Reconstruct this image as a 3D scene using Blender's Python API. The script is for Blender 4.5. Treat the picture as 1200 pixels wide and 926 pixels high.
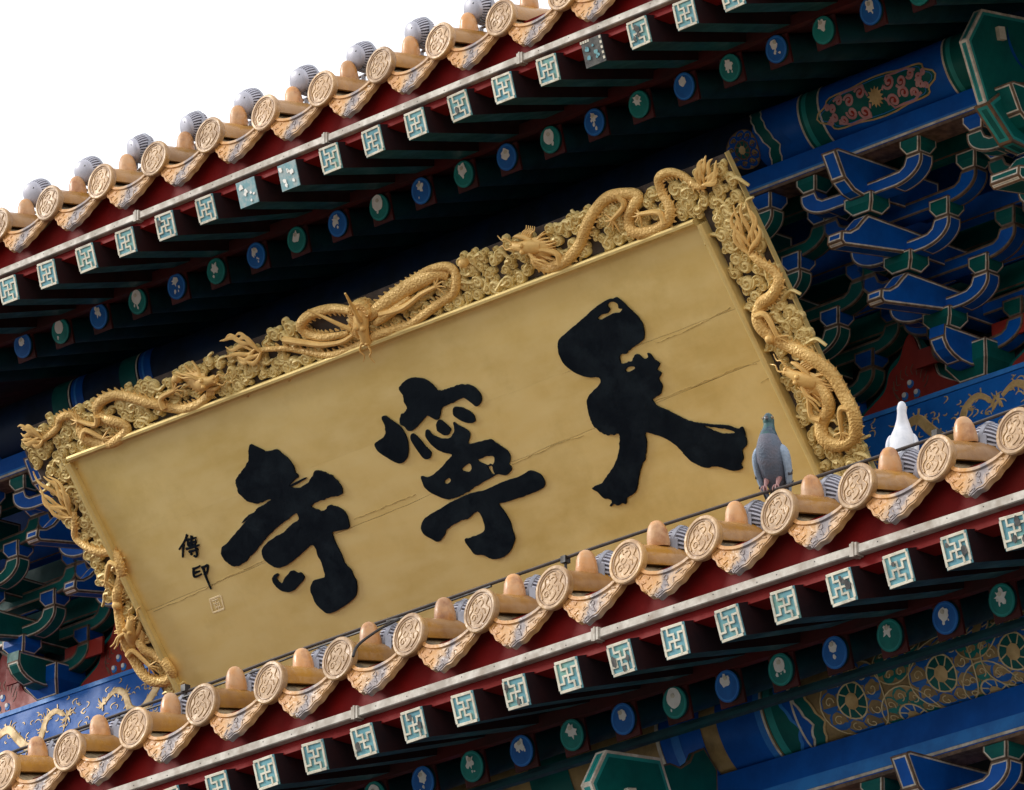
import bpy, bmesh, math, random
from mathutils import Vector, Matrix
from mathutils.noise import noise as pnoise
R = math.radians
random.seed(7)
for o in list(bpy.data.objects): bpy.data.objects.remove(o)
SC = bpy.context.scene
COL = SC.collection
# ------------------------------------------------------------------ camera
cam_d = bpy.data.cameras.new('camera'); cam = bpy.data.objects.new('camera', cam_d); COL.objects.link(cam)
_yw, _pt, _ro = R(45.64), R(20.20), R(-0.57)
_d = Vector((-math.sin(_yw)*math.cos(_pt), math.cos(_yw)*math.cos(_pt), math.sin(_pt)))
_r = Vector((math.cos(_yw), math.sin(_yw), 0)); _u = _r.cross(_d)
_r2 = _r*math.cos(_ro)+_u*math.sin(_ro); _u2 = -_r*math.sin(_ro)+_u*math.cos(_ro)
mw = Matrix((( _r2.x,_u2.x,-_d.x,13.814),(_r2.y,_u2.y,-_d.y,-11.808),(_r2.z,_u2.z,-_d.z,-5.633),(0,0,0,1)))
cam.matrix_world = mw
cam_d.sensor_width = 36; cam_d.lens = 36*8000.9/1200; cam_d.clip_end = 3000; cam_d.clip_start = .1
SC.camera = cam
SC.render.resolution_x, SC.render.resolution_y = 1024, 790
# ------------------------------------------------------------------ overcast daylight
SUN_EL, SUN_AZ = 26, -56      # azimuth measured from straight in front of the hall, negative = to its left
w = bpy.data.worlds.new('World'); SC.world = w; w.use_nodes = True
nt = w.node_tree; nt.nodes.clear()
sky = nt.nodes.new('ShaderNodeTexSky'); sky.sky_type = 'NISHITA'; sky.sun_disc = False
sky.sun_elevation = R(SUN_EL); sky.sun_rotation = R(180+SUN_AZ); sky.air_density = 1; sky.dust_density = 4; sky.ozone_density = 1
mx = nt.nodes.new('ShaderNodeMix'); mx.data_type = 'RGBA'; mx.inputs[0].default_value = .88
mx.inputs[7].default_value = (9.2, 9.3, 9.6, 1)         # even cloud cover
bg = nt.nodes.new('ShaderNodeBackground'); bg.inputs[1].default_value = .1
wo = nt.nodes.new('ShaderNodeOutputWorld')
nt.links.new(sky.outputs[0], mx.inputs[6]); nt.links.new(mx.outputs[2], bg.inputs[0]); nt.links.new(bg.outputs[0], wo.inputs[0])
sd = bpy.data.lights.new('sun', 'SUN'); sd.energy = 1.5; sd.angle = R(11); sd.color = (1, .95, .88)
so = bpy.data.objects.new('sun', sd); COL.objects.link(so)
_sp = Vector((math.sin(R(SUN_AZ))*math.cos(R(SUN_EL)), -math.cos(R(SUN_AZ))*math.cos(R(SUN_EL)), math.sin(R(SUN_EL))))
so.rotation_euler = _sp.to_track_quat('Z', 'Y').to_euler(); so.location = _sp*30
vs = SC.view_settings; vs.view_transform = 'Standard'; vs.look = 'None'; vs.gamma = 1; vs.exposure = 0.75; vs.use_curve_mapping = False

# ------------------------------------------------------------------ traced outlines (metres, in the plane of the name board)
D = {"si":{"outer":[[-2.1205,-0.1547],[-2.1033,-0.1638],[-2.0757,-0.187],[-2.0698,-0.1921],[-2.025,-0.2028],[-2.0004,-0.2268],[-1.9852,-0.2654],[-1.9948,-0.2929],[-1.9888,-0.3032],[-2.0094,-0.3122],[-2.0382,-0.3215],[-2.0332,-0.3315],[-2.0035,-0.3422],[-1.9549,-0.334],[-1.9235,-0.3168],[-1.8977,-0.3067],[-1.8579,-0.3331],[-1.8367,-0.3621],[-1.836,-0.3965],[-1.8487,-0.4077],[-1.8968,-0.4032],[-1.9415,-0.4022],[-1.992,-0.41],[-1.9714,-0.4311],[-1.948,-0.4391],[-1.9265,-0.4321],[-1.9087,-0.4309],[-1.8732,-0.4551],[-1.8659,-0.4828],[-1.8788,-0.5138],[-1.9017,-0.5179],[-1.9442,-0.5134],[-1.9605,-0.5176],[-1.9651,-0.5552],[-1.9643,-0.5985],[-1.9686,-0.6233],[-1.9561,-0.6482],[-1.9581,-0.6692],[-1.9576,-0.6952],[-1.983,-0.7318],[-2.0243,-0.7469],[-2.0509,-0.7529],[-2.1248,-0.7615],[-2.1485,-0.7449],[-2.1638,-0.7148],[-2.1613,-0.6894],[-2.1592,-0.6682],[-2.1328,-0.6448],[-2.107,-0.6438],[-2.0744,-0.6428],[-2.0637,-0.6153],[-2.0569,-0.5652],[-2.0595,-0.5299],[-2.0963,-0.5374],[-2.1521,-0.5529],[-2.2057,-0.5647],[-2.2508,-0.5632],[-2.2773,-0.5414],[-2.2875,-0.5212],[-2.283,-0.4963],[-2.2539,-0.478],[-2.2001,-0.4663],[-2.1562,-0.4607],[-2.1199,-0.4488],[-2.0932,-0.443],[-2.0666,-0.4373],[-2.062,-0.4212],[-2.0695,-0.4149],[-2.1155,-0.4241],[-2.1835,-0.4404],[-2.2346,-0.4571],[-2.2736,-0.4727],[-2.3054,-0.486],[-2.3495,-0.5004],[-2.3938,-0.5148],[-2.4301,-0.5078],[-2.4513,-0.4864],[-2.4566,-0.4675],[-2.4427,-0.4406],[-2.4101,-0.4318],[-2.3634,-0.4138],[-2.3095,-0.3934],[-2.2557,-0.3732],[-2.2119,-0.359],[-2.1729,-0.3522],[-2.1398,-0.3456],[-2.1658,-0.3412],[-2.2014,-0.3427],[-2.2335,-0.3297],[-2.2521,-0.3047],[-2.2599,-0.2808],[-2.2433,-0.2463],[-2.1997,-0.2236],[-2.1629,-0.2078],[-2.1419,-0.179]],"holes":[],"extra":[[[-2.2868,-0.5868],[-2.2682,-0.5812],[-2.2607,-0.5876],[-2.2764,-0.5939],[-2.276,-0.6114],[-2.2622,-0.6168],[-2.2461,-0.6062],[-2.2271,-0.5982],[-2.1939,-0.5913],[-2.182,-0.5997],[-2.1633,-0.6063],[-2.1654,-0.6275],[-2.1969,-0.6409],[-2.2384,-0.6518],[-2.269,-0.6455],[-2.288,-0.63],[-2.2958,-0.6062]],[[-2.0334,-0.3228],[-1.9726,-0.3171],[-1.9571,-0.3196],[-1.9888,-0.3247],[-2.0255,-0.3284]],[[-2.3077,-0.3852],[-2.2647,-0.369],[-2.2283,-0.3701],[-2.2714,-0.3794]]]},"ning":{"outer":[[-1.4125,-0.1499],[-1.3855,-0.1373],[-1.3512,-0.1333],[-1.3072,-0.1474],[-1.2868,-0.1654],[-1.2775,-0.1842],[-1.2674,-0.2016],[-1.2336,-0.2063],[-1.1875,-0.2081],[-1.1495,-0.2141],[-1.1227,-0.2297],[-1.1124,-0.2552],[-1.1169,-0.274],[-1.1315,-0.286],[-1.1491,-0.2891],[-1.1605,-0.2738],[-1.175,-0.2552],[-1.1866,-0.2487],[-1.225,-0.2515],[-1.2582,-0.2543],[-1.2857,-0.2562],[-1.3018,-0.2703],[-1.3206,-0.2869],[-1.3368,-0.2791],[-1.3537,-0.2638],[-1.3781,-0.2691],[-1.407,-0.2814],[-1.4395,-0.291],[-1.4602,-0.2868],[-1.4678,-0.2684],[-1.4762,-0.2563],[-1.4573,-0.2347],[-1.4217,-0.2204],[-1.4199,-0.2006],[-1.4116,-0.1704]],"holes":[],"extra":[[[-1.5387,-0.22],[-1.522,-0.219],[-1.5044,-0.2419],[-1.4859,-0.2633],[-1.4787,-0.2857],[-1.4803,-0.3138],[-1.491,-0.3393],[-1.513,-0.3658],[-1.5354,-0.376],[-1.557,-0.3765],[-1.5787,-0.3599],[-1.6042,-0.3325],[-1.6182,-0.3122],[-1.6173,-0.292],[-1.5961,-0.2856],[-1.5695,-0.2808],[-1.5494,-0.266],[-1.54,-0.2441]],[[-1.4514,-0.3015],[-1.4376,-0.3134],[-1.4279,-0.3487],[-1.4117,-0.3735],[-1.4155,-0.3847],[-1.4292,-0.3931],[-1.4486,-0.3902],[-1.4595,-0.3603],[-1.4642,-0.3305],[-1.4646,-0.3141]],[[-1.3277,-0.2898],[-1.3129,-0.2915],[-1.2992,-0.3115],[-1.2925,-0.3296],[-1.3074,-0.3416],[-1.3275,-0.3401],[-1.3447,-0.3255],[-1.3438,-0.3072]],[[-1.2423,-0.2709],[-1.226,-0.2698],[-1.1955,-0.2881],[-1.1773,-0.3094],[-1.1803,-0.3311],[-1.2024,-0.333],[-1.2266,-0.3214],[-1.2461,-0.3022],[-1.253,-0.2881]],[[-1.5941,-0.5972],[-1.5696,-0.5752],[-1.5314,-0.565],[-1.4909,-0.5597],[-1.4437,-0.552],[-1.3989,-0.5479],[-1.3654,-0.5448],[-1.3131,-0.5453],[-1.2792,-0.5497],[-1.2304,-0.5468],[-1.1764,-0.5438],[-1.1256,-0.5456],[-1.0927,-0.5425],[-1.0598,-0.5395],[-1.0308,-0.5595],[-1.0255,-0.5811],[-1.0351,-0.6002],[-1.0648,-0.6066],[-1.1123,-0.6081],[-1.1639,-0.6078],[-1.2157,-0.6075],[-1.2441,-0.6062],[-1.2363,-0.6408],[-1.2334,-0.67],[-1.2398,-0.7007],[-1.2459,-0.7275],[-1.2804,-0.7548],[-1.3216,-0.7706],[-1.3709,-0.7657],[-1.3992,-0.7435],[-1.4299,-0.7336],[-1.438,-0.7127],[-1.4433,-0.6786],[-1.4163,-0.6777],[-1.3737,-0.6769],[-1.3453,-0.6683],[-1.3343,-0.6387],[-1.3395,-0.6047],[-1.3885,-0.6159],[-1.4311,-0.6166],[-1.4895,-0.6254],[-1.5162,-0.6428],[-1.5512,-0.6563],[-1.5728,-0.6399],[-1.5923,-0.6199]]]},"ning2":{"outer":[[-1.3916,-0.3076],[-1.3809,-0.3073],[-1.3724,-0.3276],[-1.3474,-0.3467],[-1.316,-0.3555],[-1.2895,-0.3466],[-1.2764,-0.3341],[-1.268,-0.3122],[-1.2589,-0.3228],[-1.2385,-0.3406],[-1.2248,-0.3606],[-1.2355,-0.3779],[-1.249,-0.3879],[-1.2462,-0.3951],[-1.2116,-0.3983],[-1.1628,-0.4038],[-1.1417,-0.4201],[-1.1236,-0.4413],[-1.1099,-0.4612],[-1.1143,-0.4801],[-1.1312,-0.4956],[-1.1281,-0.5126],[-1.1482,-0.5232],[-1.1694,-0.5239],[-1.1948,-0.5145],[-1.2235,-0.5187],[-1.2567,-0.5218],[-1.3032,-0.5293],[-1.3499,-0.5369],[-1.3946,-0.541],[-1.4342,-0.5367],[-1.4647,-0.5178],[-1.4923,-0.494],[-1.5018,-0.4668],[-1.4957,-0.44],[-1.4752,-0.4497],[-1.4415,-0.4467],[-1.3969,-0.4345],[-1.3614,-0.4199],[-1.3327,-0.4076],[-1.3643,-0.3907],[-1.3872,-0.3681],[-1.3989,-0.3446],[-1.4016,-0.3235]],"holes":[[[-1.2449,-0.4521],[-1.2175,-0.45],[-1.1758,-0.4551],[-1.1829,-0.4733],[-1.2089,-0.4782],[-1.229,-0.4686]],[[-1.3248,-0.4625],[-1.2814,-0.4518],[-1.2823,-0.4702],[-1.303,-0.4782]],[[-1.4139,-0.4787],[-1.3894,-0.4732],[-1.386,-0.4847],[-1.4114,-0.4916]],[[-1.2159,-0.4828],[-1.2026,-0.4816],[-1.2039,-0.5039],[-1.2019,-0.5109],[-1.2143,-0.5107],[-1.2164,-0.4972]]],"extra":[]},"tian":{"outer":[[-0.4354,-0.1212],[-0.4212,-0.1254],[-0.4029,-0.1598],[-0.3855,-0.1956],[-0.3776,-0.2287],[-0.3954,-0.2675],[-0.4304,-0.2794],[-0.4798,-0.2872],[-0.5105,-0.2916],[-0.5224,-0.3059],[-0.523,-0.3216],[-0.4964,-0.3239],[-0.4789,-0.3228],[-0.4613,-0.3084],[-0.4446,-0.3123],[-0.4329,-0.3298],[-0.4131,-0.3284],[-0.4101,-0.3161],[-0.401,-0.3231],[-0.3958,-0.3422],[-0.3836,-0.3589],[-0.4043,-0.375],[-0.3936,-0.3886],[-0.4135,-0.4032],[-0.4125,-0.4255],[-0.4308,-0.4468],[-0.4566,-0.4527],[-0.4754,-0.4563],[-0.4677,-0.4805],[-0.4412,-0.5013],[-0.4122,-0.5271],[-0.3832,-0.5529],[-0.3498,-0.571],[-0.2962,-0.5922],[-0.2415,-0.611],[-0.212,-0.6316],[-0.1925,-0.63],[-0.195,-0.6583],[-0.2069,-0.6857],[-0.2318,-0.6963],[-0.2405,-0.7203],[-0.2611,-0.7366],[-0.264,-0.7508],[-0.3006,-0.7477],[-0.333,-0.7282],[-0.3587,-0.7159],[-0.3981,-0.7077],[-0.4293,-0.6858],[-0.4491,-0.6538],[-0.4618,-0.6193],[-0.4911,-0.5846],[-0.5225,-0.5625],[-0.5572,-0.5458],[-0.5698,-0.576],[-0.591,-0.6056],[-0.6228,-0.6324],[-0.6584,-0.6671],[-0.6793,-0.6926],[-0.7029,-0.713],[-0.7412,-0.7204],[-0.7568,-0.7367],[-0.77,-0.7305],[-0.7892,-0.7342],[-0.8006,-0.7248],[-0.8198,-0.7285],[-0.8043,-0.7122],[-0.8289,-0.6965],[-0.8425,-0.6722],[-0.8556,-0.6561],[-0.8202,-0.6541],[-0.7819,-0.6377],[-0.7319,-0.6112],[-0.6913,-0.5778],[-0.669,-0.5484],[-0.6581,-0.5229],[-0.6958,-0.5142],[-0.7241,-0.4956],[-0.7379,-0.4623],[-0.7316,-0.424],[-0.7157,-0.3884],[-0.6825,-0.3711],[-0.6469,-0.359],[-0.6323,-0.3498],[-0.6322,-0.3347],[-0.6707,-0.3238],[-0.7034,-0.3029],[-0.7305,-0.2729],[-0.7409,-0.2432],[-0.735,-0.2094],[-0.7159,-0.1837],[-0.6802,-0.1718],[-0.6327,-0.159],[-0.5925,-0.1486],[-0.5439,-0.1336],[-0.4982,-0.1231],[-0.4619,-0.1187]],"holes":[[[-0.5327,-0.1615],[-0.5116,-0.1545],[-0.4846,-0.1562],[-0.4691,-0.1492],[-0.4719,-0.1352],[-0.4617,-0.1276],[-0.4413,-0.1309],[-0.4316,-0.1426],[-0.4355,-0.1546],[-0.4226,-0.161],[-0.4417,-0.1687],[-0.4673,-0.1647],[-0.497,-0.1675],[-0.5264,-0.1696]],[[-0.5215,-0.3415],[-0.5036,-0.336],[-0.4832,-0.3392],[-0.4801,-0.3471],[-0.5018,-0.3515],[-0.5184,-0.3512]],[[-0.3311,-0.586],[-0.2823,-0.6058],[-0.2431,-0.6229],[-0.2259,-0.6365],[-0.2384,-0.6391],[-0.2742,-0.6292],[-0.3061,-0.6088]]],"extra":[]},"small1":[[[-2.5622,-0.3605],[-2.5834,-0.3767],[-2.6257,-0.3979]],[[-2.5958,-0.3866],[-2.6135,-0.4082],[-2.6267,-0.4267]],[[-2.5764,-0.3768],[-2.5519,-0.379],[-2.5289,-0.3799]],[[-2.5708,-0.3827],[-2.5776,-0.3967],[-2.5485,-0.3992],[-2.5348,-0.3853]],[[-2.5747,-0.3887],[-2.5416,-0.3923]],[[-2.545,-0.3686],[-2.5709,-0.4064]],[[-2.5945,-0.4045],[-2.5639,-0.4065],[-2.5319,-0.4063]],[[-2.5883,-0.4167],[-2.5632,-0.4181],[-2.5442,-0.4179]],[[-2.5503,-0.411],[-2.558,-0.43],[-2.5679,-0.4397],[-2.5755,-0.4333]],[[-2.5847,-0.422],[-2.58,-0.4294]]],"small2":[[[-2.6084,-0.4746],[-2.5883,-0.4747],[-2.5703,-0.4724]],[[-2.6053,-0.4754],[-2.6132,-0.4874],[-2.617,-0.5005],[-2.5989,-0.5018],[-2.5809,-0.4995]],[[-2.6091,-0.4885],[-2.5951,-0.4887],[-2.5831,-0.4884]],[[-2.5682,-0.48],[-2.5542,-0.4802],[-2.5382,-0.4792],[-2.5499,-0.4954],[-2.5657,-0.507],[-2.5708,-0.5021]],[[-2.5621,-0.4816],[-2.5677,-0.5082],[-2.5703,-0.5339],[-2.5719,-0.5581]]],"seal":[[-2.6025,-0.587],[-2.5434,-0.5867],[-2.5576,-0.6357],[-2.6167,-0.6362]],"cracks":[[[-2.8631,-0.5637],[-2.7114,-0.5591],[-2.6003,-0.5506],[-2.5008,-0.5392],[-2.3366,-0.5297],[-2.284,-0.525]],[[-1.8469,-0.4973],[-1.7449,-0.4944],[-1.684,-0.4926],[-1.6233,-0.4909],[-1.5428,-0.4885]],[[-1.134,-0.5013],[-1.0235,-0.496],[-0.9041,-0.4875],[-0.7742,-0.4911]],[[-0.498,-0.4657],[-0.3483,-0.4614],[-0.2,-0.457],[-0.1188,-0.4542],[-0.0149,-0.4609]],[[-0.3666,-0.2961],[-0.249,-0.2953],[-0.1021,-0.2801],[-0.0171,-0.2704]],[[-0.0498,-0.52],[0.0381,-0.5105]]],"dr_topright":{"spine":[[0.0941,0.1041],[0.0622,0.1138],[0.0271,0.1545],[-0.0158,0.1822],[-0.0615,0.173],[-0.0785,0.1266],[-0.0681,0.0805],[-0.0973,0.0463],[-0.1601,0.0325],[-0.221,0.0404],[-0.2494,0.0662],[-0.2341,0.1005],[-0.1911,0.1263],[-0.1695,0.1439],[-0.1865,0.1612],[-0.2329,0.1752],[-0.2883,0.1748],[-0.3452,0.1539],[-0.4042,0.117],[-0.4638,0.0739],[-0.5282,0.0451],[-0.5892,0.037],[-0.6352,0.0445],[-0.651,0.0685],[-0.6404,0.1004]],"head":[[-0.6338,0.1203],[-0.7273,0.1614]],"tail":[[0.0895,0.1055],[0.1225,0.1339],[0.1731,0.1738]]},"dr_topleft":{"spine":[[-2.9672,0.1056],[-2.9294,0.1095],[-2.8855,0.1227],[-2.8517,0.1471],[-2.8045,0.1482],[-2.7788,0.1225],[-2.7869,0.0825],[-2.7746,0.0453],[-2.733,0.021],[-2.6699,0.0119],[-2.6046,0.0274],[-2.5949,0.0525],[-2.6262,0.078],[-2.665,0.0973],[-2.6791,0.1282],[-2.6399,0.1525],[-2.576,0.1538],[-2.5027,0.1264],[-2.4362,0.0892],[-2.3705,0.0515],[-2.3048,0.0313],[-2.2387,0.0294],[-2.1897,0.0446]],"head":[[-2.1783,0.0911],[-2.0781,0.0792]],"tail":[[-2.9539,0.1078],[-2.9913,0.1395],[-3.0507,0.156]]},"dr_mid":{"spine":[[-1.8979,0.126],[-1.7881,0.101],[-1.7134,0.0648],[-1.6272,0.0303],[-1.547,0.0211],[-1.4818,0.0226],[-1.3902,0.0327],[-1.3277,0.0308],[-1.2566,0.0263],[-1.1862,0.038],[-1.1017,0.0559],[-1.0319,0.0675],[-0.992,0.0932],[-0.9806,0.1298],[-1.0061,0.1589],[-1.0692,0.1663],[-1.1426,0.1576],[-1.2107,0.1496]],"head":[[-1.4114,0.1035],[-1.4437,0.0238]],"tail":[[-1.8738,0.1208],[-1.9435,0.149],[-2.0237,0.1787]],"arm":[[[-1.7603,0.1274],[-1.6752,0.0906],[-1.6144,0.0674],[-1.5365,0.0546],[-1.4781,0.0621]],[[-1.3313,0.0923],[-1.2513,0.0851],[-1.194,0.0925],[-1.1327,0.1066],[-1.067,0.1113]]],"horns":[[[-1.4539,0.0835],[-1.4839,0.1206],[-1.5162,0.1624],[-1.543,0.1962]],[[-1.4027,0.097],[-1.3894,0.1416],[-1.3775,0.1704],[-1.3653,0.2031]]],"coils":[{"p":[[-1.4031,0.1132],[-1.4429,0.1346],[-1.5035,0.1571],[-1.5713,0.1687],[-1.6373,0.1668],[-1.6759,0.1438],[-1.6662,0.1133],[-1.6204,0.0919],[-1.5632,0.0802],[-1.5053,0.07]],"hw":0.0175},{"p":[[-1.3916,0.0978],[-1.3229,0.1141],[-1.25,0.129],[-1.1739,0.1412],[-1.102,0.1472],[-1.0451,0.1464],[-1.0171,0.1246]],"hw":0.026},{"p":[[-1.3776,0.0694],[-1.3177,0.0803],[-1.2559,0.0945],[-1.1996,0.1086]],"hw":0.016}],"wings":[[[-1.6859,0.1671],[-1.6316,0.1757],[-1.5787,0.1741],[-1.5186,0.1672],[-1.4622,0.1547],[-1.4434,0.1169],[-1.4785,0.0785],[-1.5377,0.0696],[-1.5957,0.0799],[-1.6504,0.0956],[-1.6895,0.1192],[-1.7059,0.1443]],[[-1.3592,0.1489],[-1.3084,0.1622],[-1.2221,0.165],[-1.1363,0.1678],[-1.0589,0.1745],[-1.0122,0.1575],[-1.0041,0.1287],[-1.0649,0.1147],[-1.1306,0.11],[-1.1919,0.0959],[-1.2534,0.0817],[-1.3263,0.0667],[-1.3729,0.06],[-1.3848,0.0917]]],"locks":[[[-1.4571,0.129],[-1.5273,0.1535],[-1.5996,0.1583],[-1.6718,0.1467]],[[-1.4568,0.1127],[-1.5222,0.1277],[-1.5945,0.1324],[-1.6624,0.1276]],[[-1.4698,0.0922],[-1.5284,0.101],[-1.5916,0.1031],[-1.6438,0.106]],[[-1.4538,0.1426],[-1.5108,0.1625],[-1.5726,0.1667],[-1.6314,0.1675]],[[-1.3672,0.1028],[-1.2962,0.1143],[-1.2214,0.1326],[-1.1401,0.1449],[-1.0505,0.1544]],[[-1.369,0.0831],[-1.3023,0.0879],[-1.2295,0.1029],[-1.155,0.1212],[-1.0762,0.13]],[[-1.3587,0.1245],[-1.2902,0.1408],[-1.2107,0.1496],[-1.1295,0.1618],[-1.0639,0.1664]],[[-1.3456,0.1368],[-1.2948,0.1502],[-1.2264,0.1582]],[[-1.3686,0.0668],[-1.2998,0.0751],[-1.2381,0.0893],[-1.1876,0.1027]],[[-1.3901,0.1337],[-1.4196,0.1544],[-1.4622,0.1547]],[[-1.3768,0.1379],[-1.3324,0.141],[-1.2927,0.1536]]]},"dr_right":{"spine":[[0.1419,-0.1367],[0.1644,-0.1726],[0.1902,-0.2153],[0.1912,-0.2507],[0.1447,-0.2803],[0.0883,-0.2943],[0.0584,-0.3349],[0.0685,-0.3848],[0.1164,-0.4398],[0.1764,-0.4864],[0.2182,-0.5511],[0.2297,-0.6305],[0.2404,-0.7038],[0.2027,-0.7637],[0.1364,-0.7782],[0.0935,-0.7474],[0.1021,-0.7003],[0.1603,-0.6578],[0.1738,-0.6147],[0.1542,-0.5739]],"head":[[0.1352,-0.5567],[0.0682,-0.4847]],"tail":[[0.1481,-0.1386],[0.1582,-0.0598],[0.1992,0.0095]]},"dr_left":{"spine":[[-2.9853,-0.1591],[-3.0081,-0.2021],[-3.0388,-0.243],[-3.0048,-0.2828],[-2.9518,-0.3166],[-2.9084,-0.3331],[-2.8955,-0.3702],[-2.9128,-0.4117],[-2.9457,-0.4399],[-2.9639,-0.4632],[-2.9915,-0.4991],[-3.013,-0.5414],[-3.0271,-0.6001],[-3.0427,-0.6729],[-3.0363,-0.7322],[-3.0023,-0.7792],[-2.9495,-0.7974],[-2.9029,-0.7804],[-2.9049,-0.7392],[-2.9399,-0.704],[-2.9679,-0.6777],[-2.974,-0.6377]],"head":[[-2.9882,-0.6101],[-2.9013,-0.5178]],"tail":[[-2.9887,-0.1705],[-3.0148,-0.0836],[-3.0623,0.0031]]},"clouds":[[-0.9428,0.1639],[-0.9249,0.1188],[-0.9747,0.0848],[-0.9167,0.0765],[-0.9399,0.0391],[-0.8581,0.0417],[-0.8007,0.0424],[-0.748,0.0357],[-1.0244,0.0328],[-1.1264,0.027],[-1.0705,0.033],[-0.4399,0.1625],[-0.2811,0.1319],[-0.306,0.1091],[-0.3623,0.0436],[-0.3182,0.0435],[-0.1911,0.1263],[-0.1181,0.1387],[-0.114,0.1546],[-0.0266,0.128],[0.0014,0.1024],[-0.0069,0.0706],[-0.0426,0.047],[0.0569,0.0598],[0.1264,0.0772],[0.1889,0.0923],[0.0624,0.0239],[0.0768,-0.0061],[0.1171,0.0074],[-0.4697,0.141],[-0.5165,0.1376],[-0.0653,0.0453],[-3.0048,0.0582],[-3.004,-0.0017],[-2.93,-0.0135],[-2.9591,-0.0395],[-2.8534,0.101],[-2.8727,0.081],[-2.8181,0.0235],[-2.9161,0.0421],[-2.7417,0.1121],[-2.7175,0.1137],[-2.5777,0.1165],[-2.6545,0.1045],[-2.5367,0.1008],[-2.5282,0.0187],[-2.4874,0.0115],[-2.4061,0.135],[-2.4325,0.1466],[-2.3893,0.1261],[-2.105,0.0207],[-2.0515,0.0262],[-1.9826,0.0644],[-1.9836,0.1141],[-2.021,0.1331],[-2.1727,0.0108],[-2.0499,0.0872],[-2.1139,0.0227],[-2.0441,0.0277],[-1.9985,0.0725],[-1.9431,0.0814],[-1.8823,0.0394],[-1.8176,0.021],[-1.7814,0.0434],[-1.7263,0.0277],[-1.667,0.0188],[-1.6169,0.0127],[-1.8066,0.1571],[-1.7359,0.1653],[-1.722,0.1531],[-0.9419,0.1621],[-0.9238,0.1329],[-0.955,0.0744],[-1.0128,0.0315],[-1.061,0.0376],[-1.1178,0.0301],[-1.1507,0.0277],[-0.8946,0.1799],[-1.2285,0.1548],[-1.9017,0.086],[-1.8164,0.0739],[0.0635,0.0155],[0.0947,0.0061],[0.1081,-0.0331],[0.0655,-0.0554],[0.0698,-0.0977],[0.0741,-0.14],[0.0934,-0.1692],[0.0701,-0.2209],[0.0806,-0.2651],[0.1937,-0.123],[0.1484,-0.1504],[0.1687,-0.2148],[0.1984,-0.2879],[0.1877,-0.3432],[0.1796,-0.3818],[0.1868,-0.419],[0.1138,-0.3451],[0.1191,-0.4229],[0.0764,-0.4459],[0.0649,-0.2546],[0.177,0.0337],[0.2011,0.0497],[0.0682,-0.5966],[0.057,-0.6405],[0.083,-0.7952],[0.0903,-0.8326],[0.1975,-0.7975],[0.1923,-0.8313],[0.1373,-0.8515],[0.0827,-0.6713],[0.0876,-0.6256],[0.1998,-0.4462],[-2.9893,-0.0078],[-2.9327,-0.0111],[-2.9517,-0.0395],[-2.9162,-0.0493],[-2.9257,-0.1201],[-2.9269,-0.1596],[-2.9352,-0.1972],[-2.9168,-0.245],[-2.9267,-0.2914],[-3.0458,-0.155],[-3.0417,-0.193],[-3.0346,-0.3149],[-3.0109,-0.3489],[-3.0319,-0.3741],[-3.0173,-0.4026],[-3.0348,-0.4226],[-3.0378,-0.4588],[-2.9432,-0.373],[-2.9133,-0.4729],[-3.0501,0.0212],[-2.974,-0.2051],[-2.9243,-0.2124],[-2.9103,-0.4725],[-2.8921,-0.5823],[-2.8968,-0.6385],[-2.9074,-0.6644],[-2.9077,-0.8223],[-2.9045,-0.8567],[-3.0296,-0.8108],[-2.9104,-0.6493],[-2.9785,-0.7037]]}

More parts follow.
